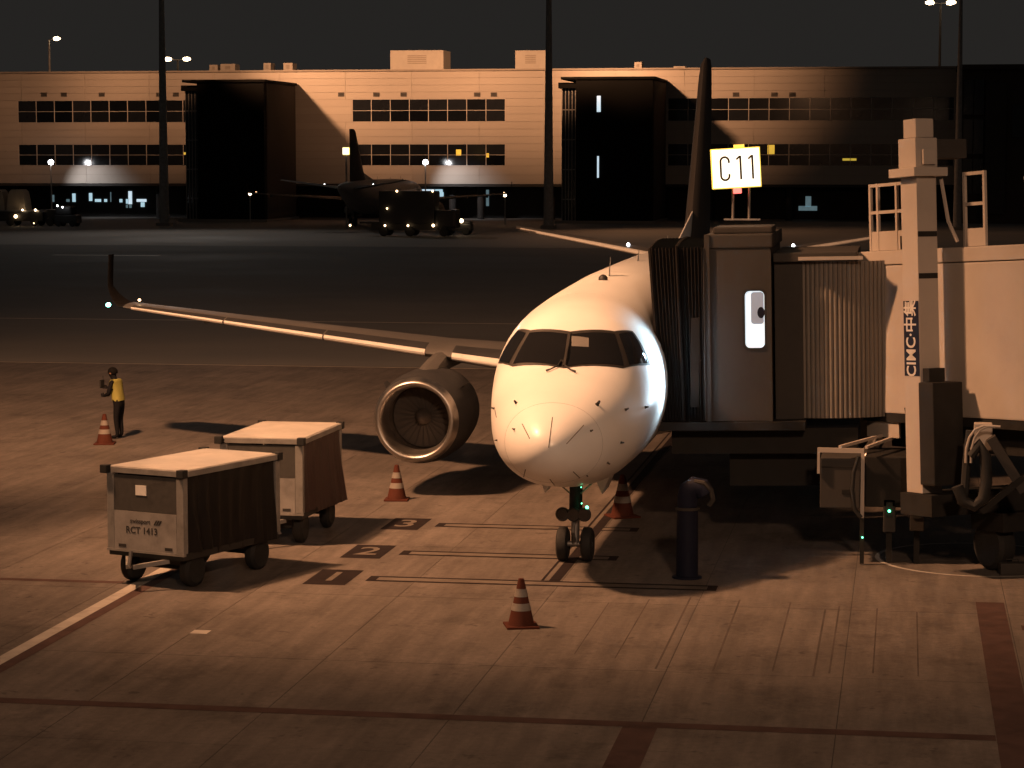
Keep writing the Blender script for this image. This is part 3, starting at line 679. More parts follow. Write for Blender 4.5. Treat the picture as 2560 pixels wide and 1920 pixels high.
    for wx in (-.23, .23):
        ty = MB().lathe([(-.14,.30),(-.15,.42),(-.10,.50),(0,.515),(.10,.50),(.15,.42),(.14,.30)], 28, 'x', (mx+wx,17.85,.515)).build('tyre', M['black'], gear, True)
        MB().lathe([(-.10,.04),(-.115,.29),(.115,.29),(.10,.04)], 20, 'x', (mx+wx,17.85,.515)).build('rim', M['steel'], gear, True)
# ---- fin
rr = []
for z, yle, yte, wd in ((4.6,25.0,31.9,.32),(5.05,25.75,31.85,.30),(7.2,27.6,31.85,.24),(9.2,29.2,31.95,.17),(9.6,29.55,32.0,.14),(9.8,30.1,31.95,.05)):
    c = yte-yle; up = []
    for i in range(9):
        q = (1-math.cos(math.pi*i/8))/2; up.append((wd*1.9*(1.48*math.sqrt(q)-.63*q-1.76*q*q+1.42*q**3-.51*q**4), yle+q*c, z))
    rr.append(up + [(-x, y, zz) for x, y, zz in up[-2:0:-1]])
fin = MB().loft(rr).build('tail_fin', M['ac_fin'], air, 45)
MB().prism([(.015,21.5,4.83),(.015,26.3,4.75),(.015,26.3,5.6)], (-.03,0,0)).build('dorsal_fillet', M['ac_white'], fin)
# ---- nose gear
gy = 3.42
ng = MB().tube([(0,gy+.12,1.75),(0,gy,.30)], [.085,.07], 14).build('nose_gear_leg', M['steel'], air, True)
MB().tube([(0,gy+.09,1.35),(0,gy+.05,.85)], .115, 14).build('oleo_sleeve', M['dark'], ng, True)
MB().tube([(-.3,gy,.305),(.3,gy,.305)], .05, 10).build('axle', M['steel'], ng, True)
MB().tube([(0,gy+.1,1.1),(0,gy+1.1,1.62)], .045, 8).build('drag_brace', M['steel'], ng, True)
MB().tube([(0,gy-.1,.8),(0,gy-.28,.55),(0,gy-.06,.36)], .03, 6).build('torque_link', M['steel'], ng, True)
for wx in (-.215, .215):
    ty = MB().lathe([(-.085,.17),(-.098,.24),(-.07,.29),(0,.305),(.07,.29),(.098,.24),(.085,.17)], 30, 'x', (wx,gy,.305)).build('tyre', M['black'], ng, True)
    MB().lathe([(-.07,.03),(-.075,.168),(.075,.168),(.07,.03)], 20, 'x', (wx,gy,.305)).build('rim', M['steel'], ng, True)
for wx in (-.19, 0.0, .19):
    MB().lathe([(-.12,.11),(-.10,.125),(.05,.10),(.12,.04)], 18, 'y', (wx,gy-.16,.86)).build('landing_light', M['dark'], ng, True)
    MB().lathe([(-.126,.098),(-.121,.1)], 18, 'y', (wx,gy-.16,.86)).build('light_lens', M['glass'], ng)
for (x, y), r_, m in (((823,1040),.030,'lamp_green'),((787,1013),.012,'lamp_green'),((784,905),.010,'lamp_green')):
    px, py = z2(x, y); p = on_y(px, py, NY+gy-.25) - Vector((NX,NY,0))
    MB().lathe([(-r_,.002),(-r_*.7,r_*.7),(0,r_),(r_*.7,r_*.7),(r_,.002)], 10, 'y', p).build('green_lamp', M[m], ng, True)
for wx, sl in ((-.48,-1), (.48,1)):
    MB().prism([(wx-.14*1,gy-.25,1.56),(wx+.16,gy-.25,1.56),(wx+.02*sl,gy-.25,1.22)], (0,.9,.0)).build('gear_door', M['ac_white'], ng)
    MB().tube([(wx*.7,gy-.1,1.42),(wx*.2,gy-.02,1.20)], .016, 6).build('door_rod', M['steel'], ng)
# ================================================================== JET BRIDGE
br = empty('jet_bridge', (.8, 42.6, 0), 0, 'cream jet bridge with folded canopy docked to the airliner door', 'jet bridge')
BI = Matrix.Translation(-Vector(br.location))
class BB(MB):
    def build(s, *a, **k): s.v = [tuple(BI @ Vector(v)) for v in s.v]; return MB.build(s, *a, **k)
CM = frame((-3.385, 42.2, 2.36), (1, 0, .022), (0, 1, 0))               # cab, tilted with the sloping tunnel
TM = frame((-.72, 43.3, 2.47), (.57, -.82, .062), (.82, .57, 0))        # tunnel, rising towards the terminal
# --- canopy: accordion folds pressed on the fuselage
rings = []; nf = 15
for i in range(2*nf+1):
    t = i/(2*nf); out = .055 if i % 2 else 0.0; r_ = []
    x_ = -.045 - .80*t
    for k in range(26):
        q = k/25
        if q < .40:   y_, z_ = -.02-out, 3.02*(q/.40); ny = -1
        elif q < .60: y_, z_ = -.02-out + (3.36+2*out)*((q-.40)/.20), 3.02+out + .10*math.sin(math.pi*(q-.40)/.20)
        else:         y_, z_ = 3.34+out, 3.02*(1-(q-.60)/.40)
        lean = (-.16 + .20*(1-min(1, z_/3.1)))*t                       # canopy lip leans out over the crown
        r_.append(CM @ Vector((x_+lean*.9, y_, z_+.02)))
    rings.append(r_)
can = BB().loft(rings, closed=False, caps=False).build('canopy', M['bellows'], br, recalc=False)
for t in (0, .5, 1.0):                                                # stiffening hoops of the canopy
    i = int(t*2*nf); BB().tube([p + Vector((0,-.02,0)) if k < 11 else p for k, p in enumerate(rings[i])], .03 if t < 1 else .045, 6).build('hoop', M['bellows'] if t else M['br_beige'], can, True)
# --- cab
def cb(name, m, *a, bevel=0, parent=br): return BB().box(*a, CM).build(name, m, parent, False, bevel)
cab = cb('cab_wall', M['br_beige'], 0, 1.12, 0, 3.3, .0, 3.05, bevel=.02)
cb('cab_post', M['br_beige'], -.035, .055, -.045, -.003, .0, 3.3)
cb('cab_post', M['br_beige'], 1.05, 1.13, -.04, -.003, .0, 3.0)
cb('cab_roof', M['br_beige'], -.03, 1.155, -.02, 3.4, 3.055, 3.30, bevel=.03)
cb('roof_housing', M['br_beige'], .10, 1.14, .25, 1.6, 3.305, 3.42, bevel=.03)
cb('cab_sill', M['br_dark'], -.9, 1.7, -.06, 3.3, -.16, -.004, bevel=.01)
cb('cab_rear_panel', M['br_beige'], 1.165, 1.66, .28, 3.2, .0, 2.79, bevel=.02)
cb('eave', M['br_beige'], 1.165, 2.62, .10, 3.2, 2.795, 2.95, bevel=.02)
cb('eave_rail', M['br_cream'], 1.6, 2.72, .05, .115, 2.82, 2.88)
cb('under_beam', M['br_dark'], -.7, 2.6, .4, 3.0, -.62, -.165)
cb('under_box', M['br_dark'], .3, 1.9, .8, 2.6, -1.25, -.625)
# lit cab window: frame, room behind
WX0, WX1, WZ0, WZ1 = .665, 1.005, 1.30, 2.30
def rrect(x0, x1, z0, z1, r, y, n=5):
    pts = []
    for cx, cz, a0 in ((x1-r, z0+r, -90), (x1-r, z1-r, 0), (x0+r, z1-r, 90), (x0+r, z0+r, 180)):
        for k in range(n+1): a = R(a0+90*k/n); pts.append((cx+r*math.cos(a), y, cz+r*math.sin(a)))
    return pts
b = BB(); A = rrect(WX0-.045, WX1+.045, WZ0-.045, WZ1+.045, .11, -.012); B_ = rrect(WX0, WX1, WZ0, WZ1, .085, -.012); C_ = rrect(WX0, WX1, WZ0, WZ1, .085, -.004); A2 = rrect(WX0-.045, WX1+.045, WZ0-.045, WZ1+.045, .11, -.002)
b.loft([[CM @ Vector(p) for p in q] for q in (A2, A, B_, C_)], True, False).build('window_frame', M['black'], br, recalc=True)
BB().add([CM @ Vector(p) for p in rrect(WX0, WX1, WZ0, WZ1, .085, -.004)], [tuple(range(24))]).build('cab_window', M['win_white'], br, recalc=False)
BB().add([CM @ Vector(p) for p in rrect(WX0+.105, WX1-.012, WZ0+.42, WZ1-.02, .05, -.006)], [tuple(range(24))]).build('inner_window', M['win_dim'], br, recalc=False)
b = BB()
for k in range(18): pass
b.add([CM @ Vector((WX0+.28+.065*math.cos(a), -.0075, WZ0+.62+.10*math.sin(a))) for a in [2*math.pi*k/18 for k in range(18)]], [tuple(range(18))]).build('headrest_shape', M['navy'], br, recalc=False)
# canopy lamp: hooded tube that lights the airliner's cheek
lp = CM @ Vector((-.16, -.55, 1.10))
hood = BB().box(-.085, .06, -.10, -.075, -.78, .78, Matrix.Translation(lp)).box(.03, .06, -.074, .02, -.78, .78, Matrix.Translation(lp)).build('lamp_hood', M['br_dark'], br)
BB().box(.04, .052, .021, .50, -.006, .006, Matrix.Translation(lp)).build('lamp_bracket', M['br_dark'], br)
BB().tube([lp + Vector((-.02,-.03,-.72)), lp + Vector((-.02,-.03,.72))], .014, 8).build('lamp_tube', M['tube'], br, True)
al = bpy.data.lights.new('canopy_light', 'AREA'); al.shape = 'RECTANGLE'; al.size = .06; al.size_y = 1.4; al.energy = 44; al.color = (.60, .84, 1.0); al.spread = R(110)
ao = bpy.data.objects.new('canopy_light', al); col.objects.link(ao); ao.parent = br
dirv = Vector((-1, -.55, .06)); Q = dirv.to_track_quat('-Z', 'Y'); ao.rotation_euler = Q.to_euler(); ao.location = BI @ (lp + Vector((-.05,-.03,0)))
# --- rotating shutter between cab and tunnel
cc = CM @ Vector((2.10, 2.15, 0)); rad_ = 1.86; sl = BB(); shut = None
shm = BB()
a0, a1, ns = -112, -52, 24
for k in range(ns):
    aa, ab = R(a0+(a1-a0)*k/ns), R(a0+(a1-a0)*(k+.86)/ns)
    P = [(math.cos(a)*q, math.sin(a)*q) for a, q in ((aa, rad_-.02), (aa, rad_), ((aa+ab)/2, rad_+.016), (ab, rad_), (ab, rad_-.02))]
    pts = [CM @ Vector((2.10+x, 2.15+y, .02)) for x, y in P]
    BB().prism(pts, (CM.to_3x3() @ Vector((0,0,2.76)))).build('shutter_slat', M['curtain'], br)
bk = [CM @ Vector((2.10+math.cos(R(a))*(rad_-.03), 2.15+math.sin(R(a))*(rad_-.03), .01)) for a in range(a0, a1+1, 4)]
BB().loft([bk, [p + CM.to_3x3() @ Vector((0,0,2.77)) for p in bk]], False, False).build('shutter_backing', M['br_dark'], br, recalc=False)
# --- tunnel
def tb(name, m, *a, bevel=0, parent=br): return BB().box(*a, TM).build(name, m, parent, False, bevel)
tb('tunnel', M['br_cream'], 0, 17, 0, 2.6, 0, 2.60, bevel=.03)
tb('tunnel_fascia', M['br_cream'], -.02, 17, -.012, 2.61, 2.615, 2.86, bevel=.02)
tb('tunnel_sill', M['br_dark'], .02, 17, .02, 2.55, -.16, -.004)
tb('tunnel_skirt', M['br_cream'], .05, 1.05, .06, .10, -.44, -.165)
tb('floor_beam', M['br_dark'], .4, 16, .35, .65, -.62, -.17); tb('floor_beam', M['br_dark'], .4, 16, 1.9, 2.2, -.62, -.17)
# lift columns
def column(y0, y1):
    s_ = 1 if y0 < 0 else -1
    tb('lift_column', M['br_cream'], 2.42, 2.88, y0, y1, -1.25, 4.05, bevel=.015)
    tb('column_flange', M['br_cream'], 2.28, 3.02, y0-.14, y1+.14, 4.055, 4.20, bevel=.01)
    tb('column_head', M['br_cream'], 2.40, 2.90, y0-.02, y1+.02, 4.205, 4.70, bevel=.02)
    tb('column_cap', M['br_cream'], 2.50, 2.86, y0+.02, y1-.02, 4.705, 5.02, bevel=.02)
column(-.75, -.35); column(2.94, 3.34)
tb('motor_housing', M['br_beige'], 2.45, 2.86, -.325, .30, 4.36, 4.68, bevel=.02)
tb('terminal_box', M['br_cream'], 2.905, 2.97, -.66, -.42, 4.25, 4.50, bevel=.01)
tb('screw_cover', M['br_dark'], 2.885, 3.30, -.80, -.20, -1.1, .62, bevel=.03)
tb('screw_cover_top', M['br_dark'], 2.885, 3.06, -.70, -.38, .625, .85)
for z_ in (2.35, 3.05): tb('groove', M['br_dark'], 2.881, 2.887, -.74, -.36, z_, z_+.09)
tb('cross_beam', M['br_dark'], 2.3, 3.2, -.8, 3.4, -1.62, -1.26)
# maker's plate reading upwards
tb('name_plate', M['navy'], 2.44, 2.87, -.758, -.753, .72, 1.98)
nmT = Matrix.Translation(BI.translation) @ TM @ frame((2.655, -.7605, 1.35), (0,0,1), (-1,0,0)) @ Matrix.Diagonal((1.0, 1.35, 1, 1))
text_mesh('name_lettering', 'CIMC\u00b7\u4e2d\u96c6', M['ltext'], .275, nmT, br, ext=.001, bold=.004)
# bogie
tb('bogie_frame', M['br_dark'], 2.5, 3.4, .5, 2.1, -1.95, -1.63)
bog = TM @ Vector((2.95, 1.3, 0))
for yo in (-.55, .55):
    cx = TM @ Vector((2.95, 1.3+yo, 0)); ax = (TM.to_3x3() @ Vector((0,1,0))); ax.z = 0; ax.normalize()
    Wm = frame((cx.x, cx.y, .44), ax, (0,0,1))
    for nm, prof, m in (('wheel', [(-.16,.28),(-.17,.36),(-.11,.43),(0,.44),(.11,.43),(.17,.36),(.16,.28)], 'black'), ('wheel_rim', [(-.10,.03),(-.13,.27),(.13,.27),(.10,.03)], 'steel')):
        b = BB().lathe(prof, 24, 'x'); b.v = [tuple(Wm @ Vector(v)) for v in b.v]; b.build(nm, M[m], br, True)
# roof railings
def rail(x0, x1, y, z0, z1, posts, plate=.0, m='br_cream'):
    b = BB(); t = .055
    for z_ in (z1, (z0+z1)*.5+.10): b.box(x0, x1, y-.02, y+.02, z_-t/2, z_+t/2, TM)
    for x_ in posts: b.box(x_-t/2, x_+t/2, y-.025, y+.025, z0, z1+.03, TM)
    g_ = b.build('guard_rail', M[m], br)
    if plate: BB().box(x0, x1, y-.012, y+.012, z0+.003, z0+plate, TM).build('kick_plate', M[m], br)
rail(.26, 1.85, .08, 2.865, 4.02, (.29, .52, 1.10, 1.82), .34)
rail(3.05, 3.66, .08, 2.865, 4.08, (3.08, 3.63), .30)
rail(3.7, 7.0, .85, 2.865, 3.98, (3.75, 4.2, 4.65, 5.1, 6.0, 6.9), .30)
rail(3.7, 7.0, 1.9, 2.865, 3.98, (3.75, 4.3, 4.9, 5.5, 6.2, 6.9), .30)
BB().bar(TM @ Vector((2.3,-.05,2.9)), TM @ Vector((1.75,-.05,3.02)), .10).build('roof_fitting', M['br_cream'], br)
BB().bar(TM @ Vector((1.45,-.03,2.87)), TM @ Vector((1.45,-.03,3.10)), .13).build('roof_lamp', M['br_dark'], br)
BB().tube([TM @ Vector(q) for q in ((2.95,-.3,4.0),(2.99,-.2,3.3),(3.1,-.1,2.95))], .035, 6).build('stay_rod', M['br_cream'], br, True)
# cable loops below the tunnel beside the column
def pxs(pts, Y): return [on_y(x*D, y*D, Y) for x, y in pts]
for dx in (0, 11):
    BB().tube(pxs([(2086+dx,1000),(2087+dx,970),(2094+dx,945),(2106+dx,928),(2125+dx,920),(2150+dx,922)], 39.2), .021, 8).build('conduit', M['br_cream'], br, True)
BB().tube(pxs([(2096,985),(2116,960),(2128,985),(2131,1040),(2124,1078),(2104,1093),(2080,1082),(2068,1050)], 39.25), .10, 10).build('cable_loop', M['black'], br, True)
BB().tube(pxs([(2096,930),(2088,1000),(2084,1060),(2076,1090)], 39.4), .07, 8).build('cable_drop', M['black'], br, True)
BB().bar(pxs([(2140,945)], 39.5)[0], pxs([(2212,1060)], 39.5)[0], .28, .16).build('diagonal_strut', M['br_beige'], br)
BB().bar(pxs([(2120,1105)], 39.4)[0], pxs([(2212,1030)], 39.4)[0], .10).build('tow_strut', M['br_dark'], br)
p = on_y(2122*D, 945*D, 39.6); BB().box(p.x-.13, p.x+.16, 39.6, 39.9, p.z-.22, p.z+.22).build('junction_box', M['br_cream'], br, False, .02)
# small wall fittings left of the column
p = on_y(1962*D, 880*D, 41.3); BB().tube([p, p+Vector((.03,0,-.25)), p+Vector((.06,0,-.5))], [.07,.05,.04], 8).build('hook', M['br_dark'], br, True)
for dx, dy in ((0,0),(0,32)):
    p = on_y((1982+dx)*D, (925+dy)*D, 41.0); BB().box(p.x-.13, p.x+.13, 41.0, 41.1, p.z-.12, p.z+.12).build('control_plate', M['br_cream'], br, False, .02)
# service landing with equipment cabinet under the bridge
a_ = on_y(1772*D, 990*D, 41.5); c_ = on_y(1857*D, 1099*D, 41.5)
BB().box(a_.x, c_.x, 41.5, 42.8, c_.z, a_.z).build('equipment_cabinet', M['br_beige'], br, False, .02)
BB().box(a_.x+(c_.x-a_.x)*.55, a_.x+(c_.x-a_.x)*.82, 41.485, 41.497, c_.z+.25, c_.z+.33).build('handle_slot', M['br_dark'], br)
BB().box(a_.x+.02, c_.x-.02, 41.49, 41.498, a_.z-.16, a_.z-.14).build('lid_seam', M['br_dark'], br)
tz = on_y(1770*D, 970*D, 41.5).z
b = BB(); b.box(a_.x-.05, c_.x+.06, 41.43, 41.48, tz-.05, tz+.03); b.box(a_.x-.05, a_.x-.005, 41.43, 41.48, tz-.42, tz-.051); b.build('landing_frame', M['br_cream'], br)
BB().box(c_.x+.012, c_.x+.075, 41.42, 41.485, c_.z-.15, tz-.052).build('landing_post', M['br_cream'], br)
for q in (0, .45): BB().bar(Vector((c_.x-.35+q, 41.45, tz+.05)), on_y((1906+30*q/.45)*D, (940+6*q)*D, 42.9), .05).build('landing_rail', M['br_cream'], br)
q0 = on_y(1864*D, 985*D, 41.55)
BB().box(c_.x+.09, c_.x+1.15, 41.6, 43., c_.z+.02, q0.z-.02).build('landing_box', M['br_dark'], br, False, .02)
BB().bar(Vector((c_.x+.04, 41.46, c_.z-.15)), Vector((c_.x+.05, 41.46, .02)), .07).build('landing_leg', M['br_dark'], br)
BB().tube(pxs([(1855,985),(1844,1020),(1841,1060),(1846,1100),(1860,1118)], 41.4), .035, 8).build('hose', M['black'], br, True)
def led(px, py, Y, r_, m, par): 
    p = on_y(px*D, py*D, Y); BB().lathe([(-r_,.002),(-r_*.6,r_*.8),(0,r_),(r_*.6,r_*.8),(r_,.002)], 8, 'y', p).build('indicator_lamp', M[m], par, True)
for x0, y0, x1, y1, lx, ly, m in ((1908,1078,1934,1150,1921,1104,'lamp_green'),(1966,1086,1996,1148,1975,1094,'lamp_amber')):
    a_ = on_y(x0*D, y0*D, 41.6); c_ = on_y(x1*D, y1*D, 41.6)
    BB().box(a_.x, c_.x, 41.6, 42., c_.z, a_.z).build('charger_box', M['br_beige'], br, False, .015)
    BB().box(a_.x+.05, c_.x-.05, 41.585, 41.597, c_.z+(a_.z-c_.z)*.45, a_.z-.05).build('charger_screen', M['black'], br)
    led(lx, ly, 41.57, .025, m, br)
    BB().box((a_.x+c_.x)/2-.05, (a_.x+c_.x)/2+.05, 41.7, 41.9, 0.01, c_.z-.003).build('charger_leg', M['br_dark'], br)
led(1863, 1161, 41.4, .016, 'lamp_green', br)
# ------------------------------------------------------------------ gate sign on the cab roof
sc_ = on_y(1590*D, 363*D, 44.6)
gs = empty('gate_sign', (sc_.x, 44.6, CM.translation.z+3.5), 0, 'lit white gate sign reading C11 on posts above the jet bridge cab', 'sign')
SM = Matrix.Translation((0,0,sc_.z-gs.location.z)) @ Matrix.Rotation(R(-3.4), 4, 'Y') @ Matrix.Rotation(R(6), 4, 'Z')
MB().box(-.455, .455, 0, .20, -.37, .37, SM).build('housing', M['sign_edge'], gs, False, .015)
fc = MB().box(-.435, .435, -.012, -.002, -.35, .35, SM).build('face', M['sign_face'], gs)
def stroke(pts, wd, y0, y1, Mx):                 # flat lettering stroke in the x-z plane
    n = len(pts); Lp, Rp = [], []
    for i, (x, z) in enumerate(pts):
        ax, az = pts[max(i-1, 0)]; bx, bz = pts[min(i+1, n-1)]; d = Vector((bx-ax, bz-az)).normalized()
        Lp.append((x-d.y*wd/2, z+d.x*wd/2)); Rp.append((x+d.y*wd/2, z-d.x*wd/2))
    return MB().loft([[Mx @ Vector(q) for q in ((l[0],y0,l[1]),(r[0],y0,r[1]),(r[0],y1,r[1]),(l[0],y1,l[1]))] for l, r in zip(Lp, Rp)])
cpts = [(-.128,.10)] + [(-.205+.077*math.cos(R(a)), .135+.077*math.sin(R(a))) for a in range(0, 181, 20)] + [(-.205+.077*math.cos(R(a)), -.135+.077*math.sin(R(a))) for a in range(180, 361, 20)] + [(-.128,-.10)]
stroke(cpts, .040, -.017, -.0125, SM).build('letter', M['sign_text'], gs)
for x_ in (.085, .305):
    stroke([(x_-.075,.155),(x_-.02,.205),(x_,.212)], .036, -.017, -.0125, SM).build('letter', M['sign_text'], gs)
    stroke([(x_,.225),(x_,-.215)], .040, -.0185, -.0125, SM).build('letter', M['sign_text'], gs)
MB().box(-.02, .17, -.03, .16, .374, .43, SM).build('top_lamp', M['sign_edge'], gs)
MB().box(-.07, .08, -.06, .10, -.47, -.374, SM).build('red_lamp', M['sign_red'], gs, False, .02)
for x_ in (-.06, .24): MB().tube([(x_, .12, -.02), (x_, .12, sc_.z-gs.location.z-.36)], .025, 8).build('post', M['steel'], gs, True)
MB().box(-.22, .45, .02, .22, -.02+.012, .02, ).build('base_plate', M['steel'], gs)
# ------------------------------------------------------------------ upright air duct by the nose wheel
p = on_z(1484*D, 1248*D)
ad = empty('air_duct_stand', (p.x, p.y, 0), 0, 'dark navy upright pipe with a hooded elbow standing right of the nose wheel', 'pipe')
MB().lathe([(0,.25),(.03,.25),(.04,.185),(1.15,.18)], 28).build('pipe', M['navy'], ad, True)
MB().lathe([(1.152,.20),(1.20,.20)], 28).build('collar', M['br_beige'], ad, True)
MB().tube([(0,0,1.20),(0,0,1.36),(.03,0,1.47),(.12,0,1.54),(.24,0,1.52),(.30,0,1.42)], [.17,.18,.185,.18,.17,.16], 18).build('elbow', M['navy'], ad, True)
MB().tube([(.12,-.1,1.64),(.28,-.12,1.62),(.40,-.1,1.50),(.43,-.08,1.34),(.36,-.06,1.24)], .045, 8).build('hose', M['br_beige'], ad, True)
# ================================================================== TRAFFIC CONES
cone_r = lambda z: .205 - .165*(z-.03)/.71
def make_cone(loc, label, rz=0, lie=None):
    t = empty('traffic_cone', loc, rz, label, 'traffic cone', 'traffic cones around the airliner')
    return t
base_me = MB().box(-.25, .25, -.25, .25, 0, .035).mesh('base', M['orange'], False, .012)
body_me = MB().lathe([(.036,.205),(.06,cone_r(.06)),(.74,.042),(.745,.03)], 28).mesh('body', M['orange'], True)
def band_me(z0, z1): return MB().lathe([(z0,cone_r(z0)+.004),(z1,cone_r(z1)+.004)], 28).mesh('white_band', M['band'], True)
b1, b2 = band_me(.26,.37), band_me(.47,.59)
def cone(loc, label, rz=0, s=1.0):
    t = empty('traffic_cone', loc, rz, label, 'traffic cone', 'traffic cones on the apron'); t.scale = (s,s,s)
    for nm, me in (('base', base_me), ('body', body_me), ('white_band', b1), ('white_band', b2)): inst(nm, me, t)
    return t
p = on_z(1303, 1566); cone((p.x, p.y, .0), 'orange and white traffic cone nearest the camera in front of the nose', .3, .98)
p = on_z(992, 1250); cone((p.x, p.y, .0), 'orange traffic cone on the apron below the engine', .1, .98)
p = on_z(1556, 1292); cone((p.x, p.y, .0), 'orange traffic cone behind the right side of the nose gear', .5, 1.12)
pf = on_z(262, 1110); cone((pf.x, pf.y, .0), 'traffic cone standing on the ground in front of the worker', .2)
# ================================================================== BAGGAGE CARTS
def make_cart(loc, rz, label, number, tarp, flare, paper):
    t = empty('baggage_cart', loc, R(rz), label, 'baggage cart', 'covered baggage carts beside the airliner')
    W, Lh = .775, 1.36
    MB().box(-W+.02, W-.02, -Lh, Lh, .49, .60).build('bed', M['dark'], t)
    for sx in (-1, 1):
        for sy in (-1, 1):
            pst = MB().box(sx*W-.07*(sx > 0)*2 if sx > 0 else -W, W if sx > 0 else -W+.14, sy*Lh-.10*(sy > 0) if sy > 0 else -Lh-.02, Lh+.02 if sy > 0 else -Lh+.10, .603, 1.84).build('corner_post', M['alu'], t, False, .01)
            MB().box(sx*W-.09, sx*W+.05, sy*Lh-.09, sy*Lh+.05, 1.845, 1.985).build('corner_cap', M['black'], t, False, .02)
            wy = sy*.92
            MB().lathe([(-.09,.16),(-.10,.22),(-.06,.28),(0,.29),(.06,.28),(.10,.22),(.09,.16)], 24, 'x', (sx*.60, wy, .29)).build('wheel', M['black'], t, True)
            MB().lathe([(-.06,.03),(-.085,.155),(.085,.155),(.06,.03)], 18, 'x', (sx*.60, wy, .29)).build('wheel_rim', M['steel'], t, True)
    for sy in (-1, 1):
        MB().tube([(-.6, sy*.92, .29), (.6, sy*.92, .29)], .035, 8).build('axle', M['dark'], t, True)
        MB().box(-.45, .45, sy*.92-.05, sy*.92+.05, .33, .487).build('axle_mount', M['dark'], t)
        y0, y1 = (sy*Lh-.02, sy*Lh+.02)
        ep = MB().box(-W+.145, W-.145, min(y0,y1), max(y0,y1), .605, 1.24).build('end_panel', M['alu_panel'], t)
        MB().box(-W+.145, W-.145, sy*Lh-.012, sy*Lh+.012, 1.245, 1.835).build('upper_panel', M['mesh_panel'], t)
        MB().box(-W-.01, W+.01, sy*Lh-.03, sy*Lh+.03, .565, .602).build('end_sill', M['alu'], t)
        for sx in (-.47, .47): MB().box(sx-.075, sx+.075, sy*(Lh+.021)-.004, sy*(Lh+.021)+.004, .64, .69).build('reflector', M['dtext'], t)
    f = -Lh-.0235
    text_mesh('fleet_number', number, M['dtext'], .155, frame((-.07, f, .93), (1,0,0), (0,0,1)), t, ext=.0008, bold=.003)
    text_mesh('company_name', 'swissport', M['dtext'], .105, frame((-.10, f, 1.085), (1,0,0), (0,0,1)), t, ext=.0008, bold=.002)
    for k in range(3):
        x_ = .17 + k*.045
        MB().prism([(x_, f, 1.045),(x_+.035, f, 1.045),(x_+.085, f, 1.125),(x_+.05, f, 1.125)], (0,.0015,0)).build('emblem_stripe', M['dtext'], t)
    if paper: MB().box(-.19, .03, -Lh-.020, -Lh-.0125, 1.515, 1.68).build('paper_label', M['paper'], t)
    rf = MB().box(-W+.015, W-.015, -Lh+.02, Lh-.02, 1.93, 1.965).build('roof', M['cart_roof'], t, False, .01)
    for x0, x1, y0, y1 in ((-W+.09, W-.09, -Lh-.03, -Lh+.018), (-W+.09, W-.09, Lh-.018, Lh+.03), (-W-.03, -W+.013, -Lh+.09, Lh-.09), (W-.013, W+.03, -Lh+.09, Lh-.09)):
        MB().box(x0, x1, y0, y1, 1.86, 1.955).build('roof_rim', M['alu'], t, False, .008)
    for sx in (-1, 1):                          # side curtains in folds
        rows = []; nu, nv = 60, 10; ph = random.uniform(0, 6); rnd = [random.uniform(-1, 1) for _ in range(nu+1)]
        for j in range(nv+1):
            v = j/nv; row = []
            for i in range(nu+1):
                u = i/nu; y_ = -Lh+.12 + (2*Lh-.24)*u
                gath = math.exp(-(u-.16)**2/.02)
                wv = (.012 + .05*gath*v)*math.sin(u*41 + 2.2*math.sin(6.3*u+ph) + 1.3*math.sin(4*v)) + .018*math.sin(7*u+3*v+ph) + .010*v*math.sin(63*u*u+5*v+ph) + rnd[i]*.012*v
                fl = flare*v*v*(.25 + .75*u**2) if sx > 0 else 0
                row.append((sx*(W-.03 + wv + fl), y_, 1.855 - (1.855-.60)*v - (.10*v if (sx > 0 and u > .3) else 0)))
            rows.append(row)
        MB().grid(rows).build('side_curtain', M[tarp], t, 80, recalc=False)
    MB().bar((-.42,-Lh+.05,.46), (-.05,-Lh-.42,.40), .07).build('drawbar_leg', M['alu'], t)
    MB().bar((.42,-Lh+.05,.46), (.05,-Lh-.42,.40), .07).build('drawbar_leg', M['alu'], t)
    MB().tube([(0,-Lh-.42,.40),(0,-Lh-.46,.42),(0,-Lh-.40,.66)], .03, 8).build('drawbar', M['steel'], t, True)
    return t
make_cart((-11.72, 38.62, 0), -19.5, 'front baggage cart with pale end panel marked 1413 and a white label', 'RCT 1413', 'tarp', .03, True)
make_cart((-11.40, 43.15, 0), -1.5, 'rear baggage cart marked 477 with a brown curtain hanging out', 'RCT 1477', 'tarp_red', .16, False)
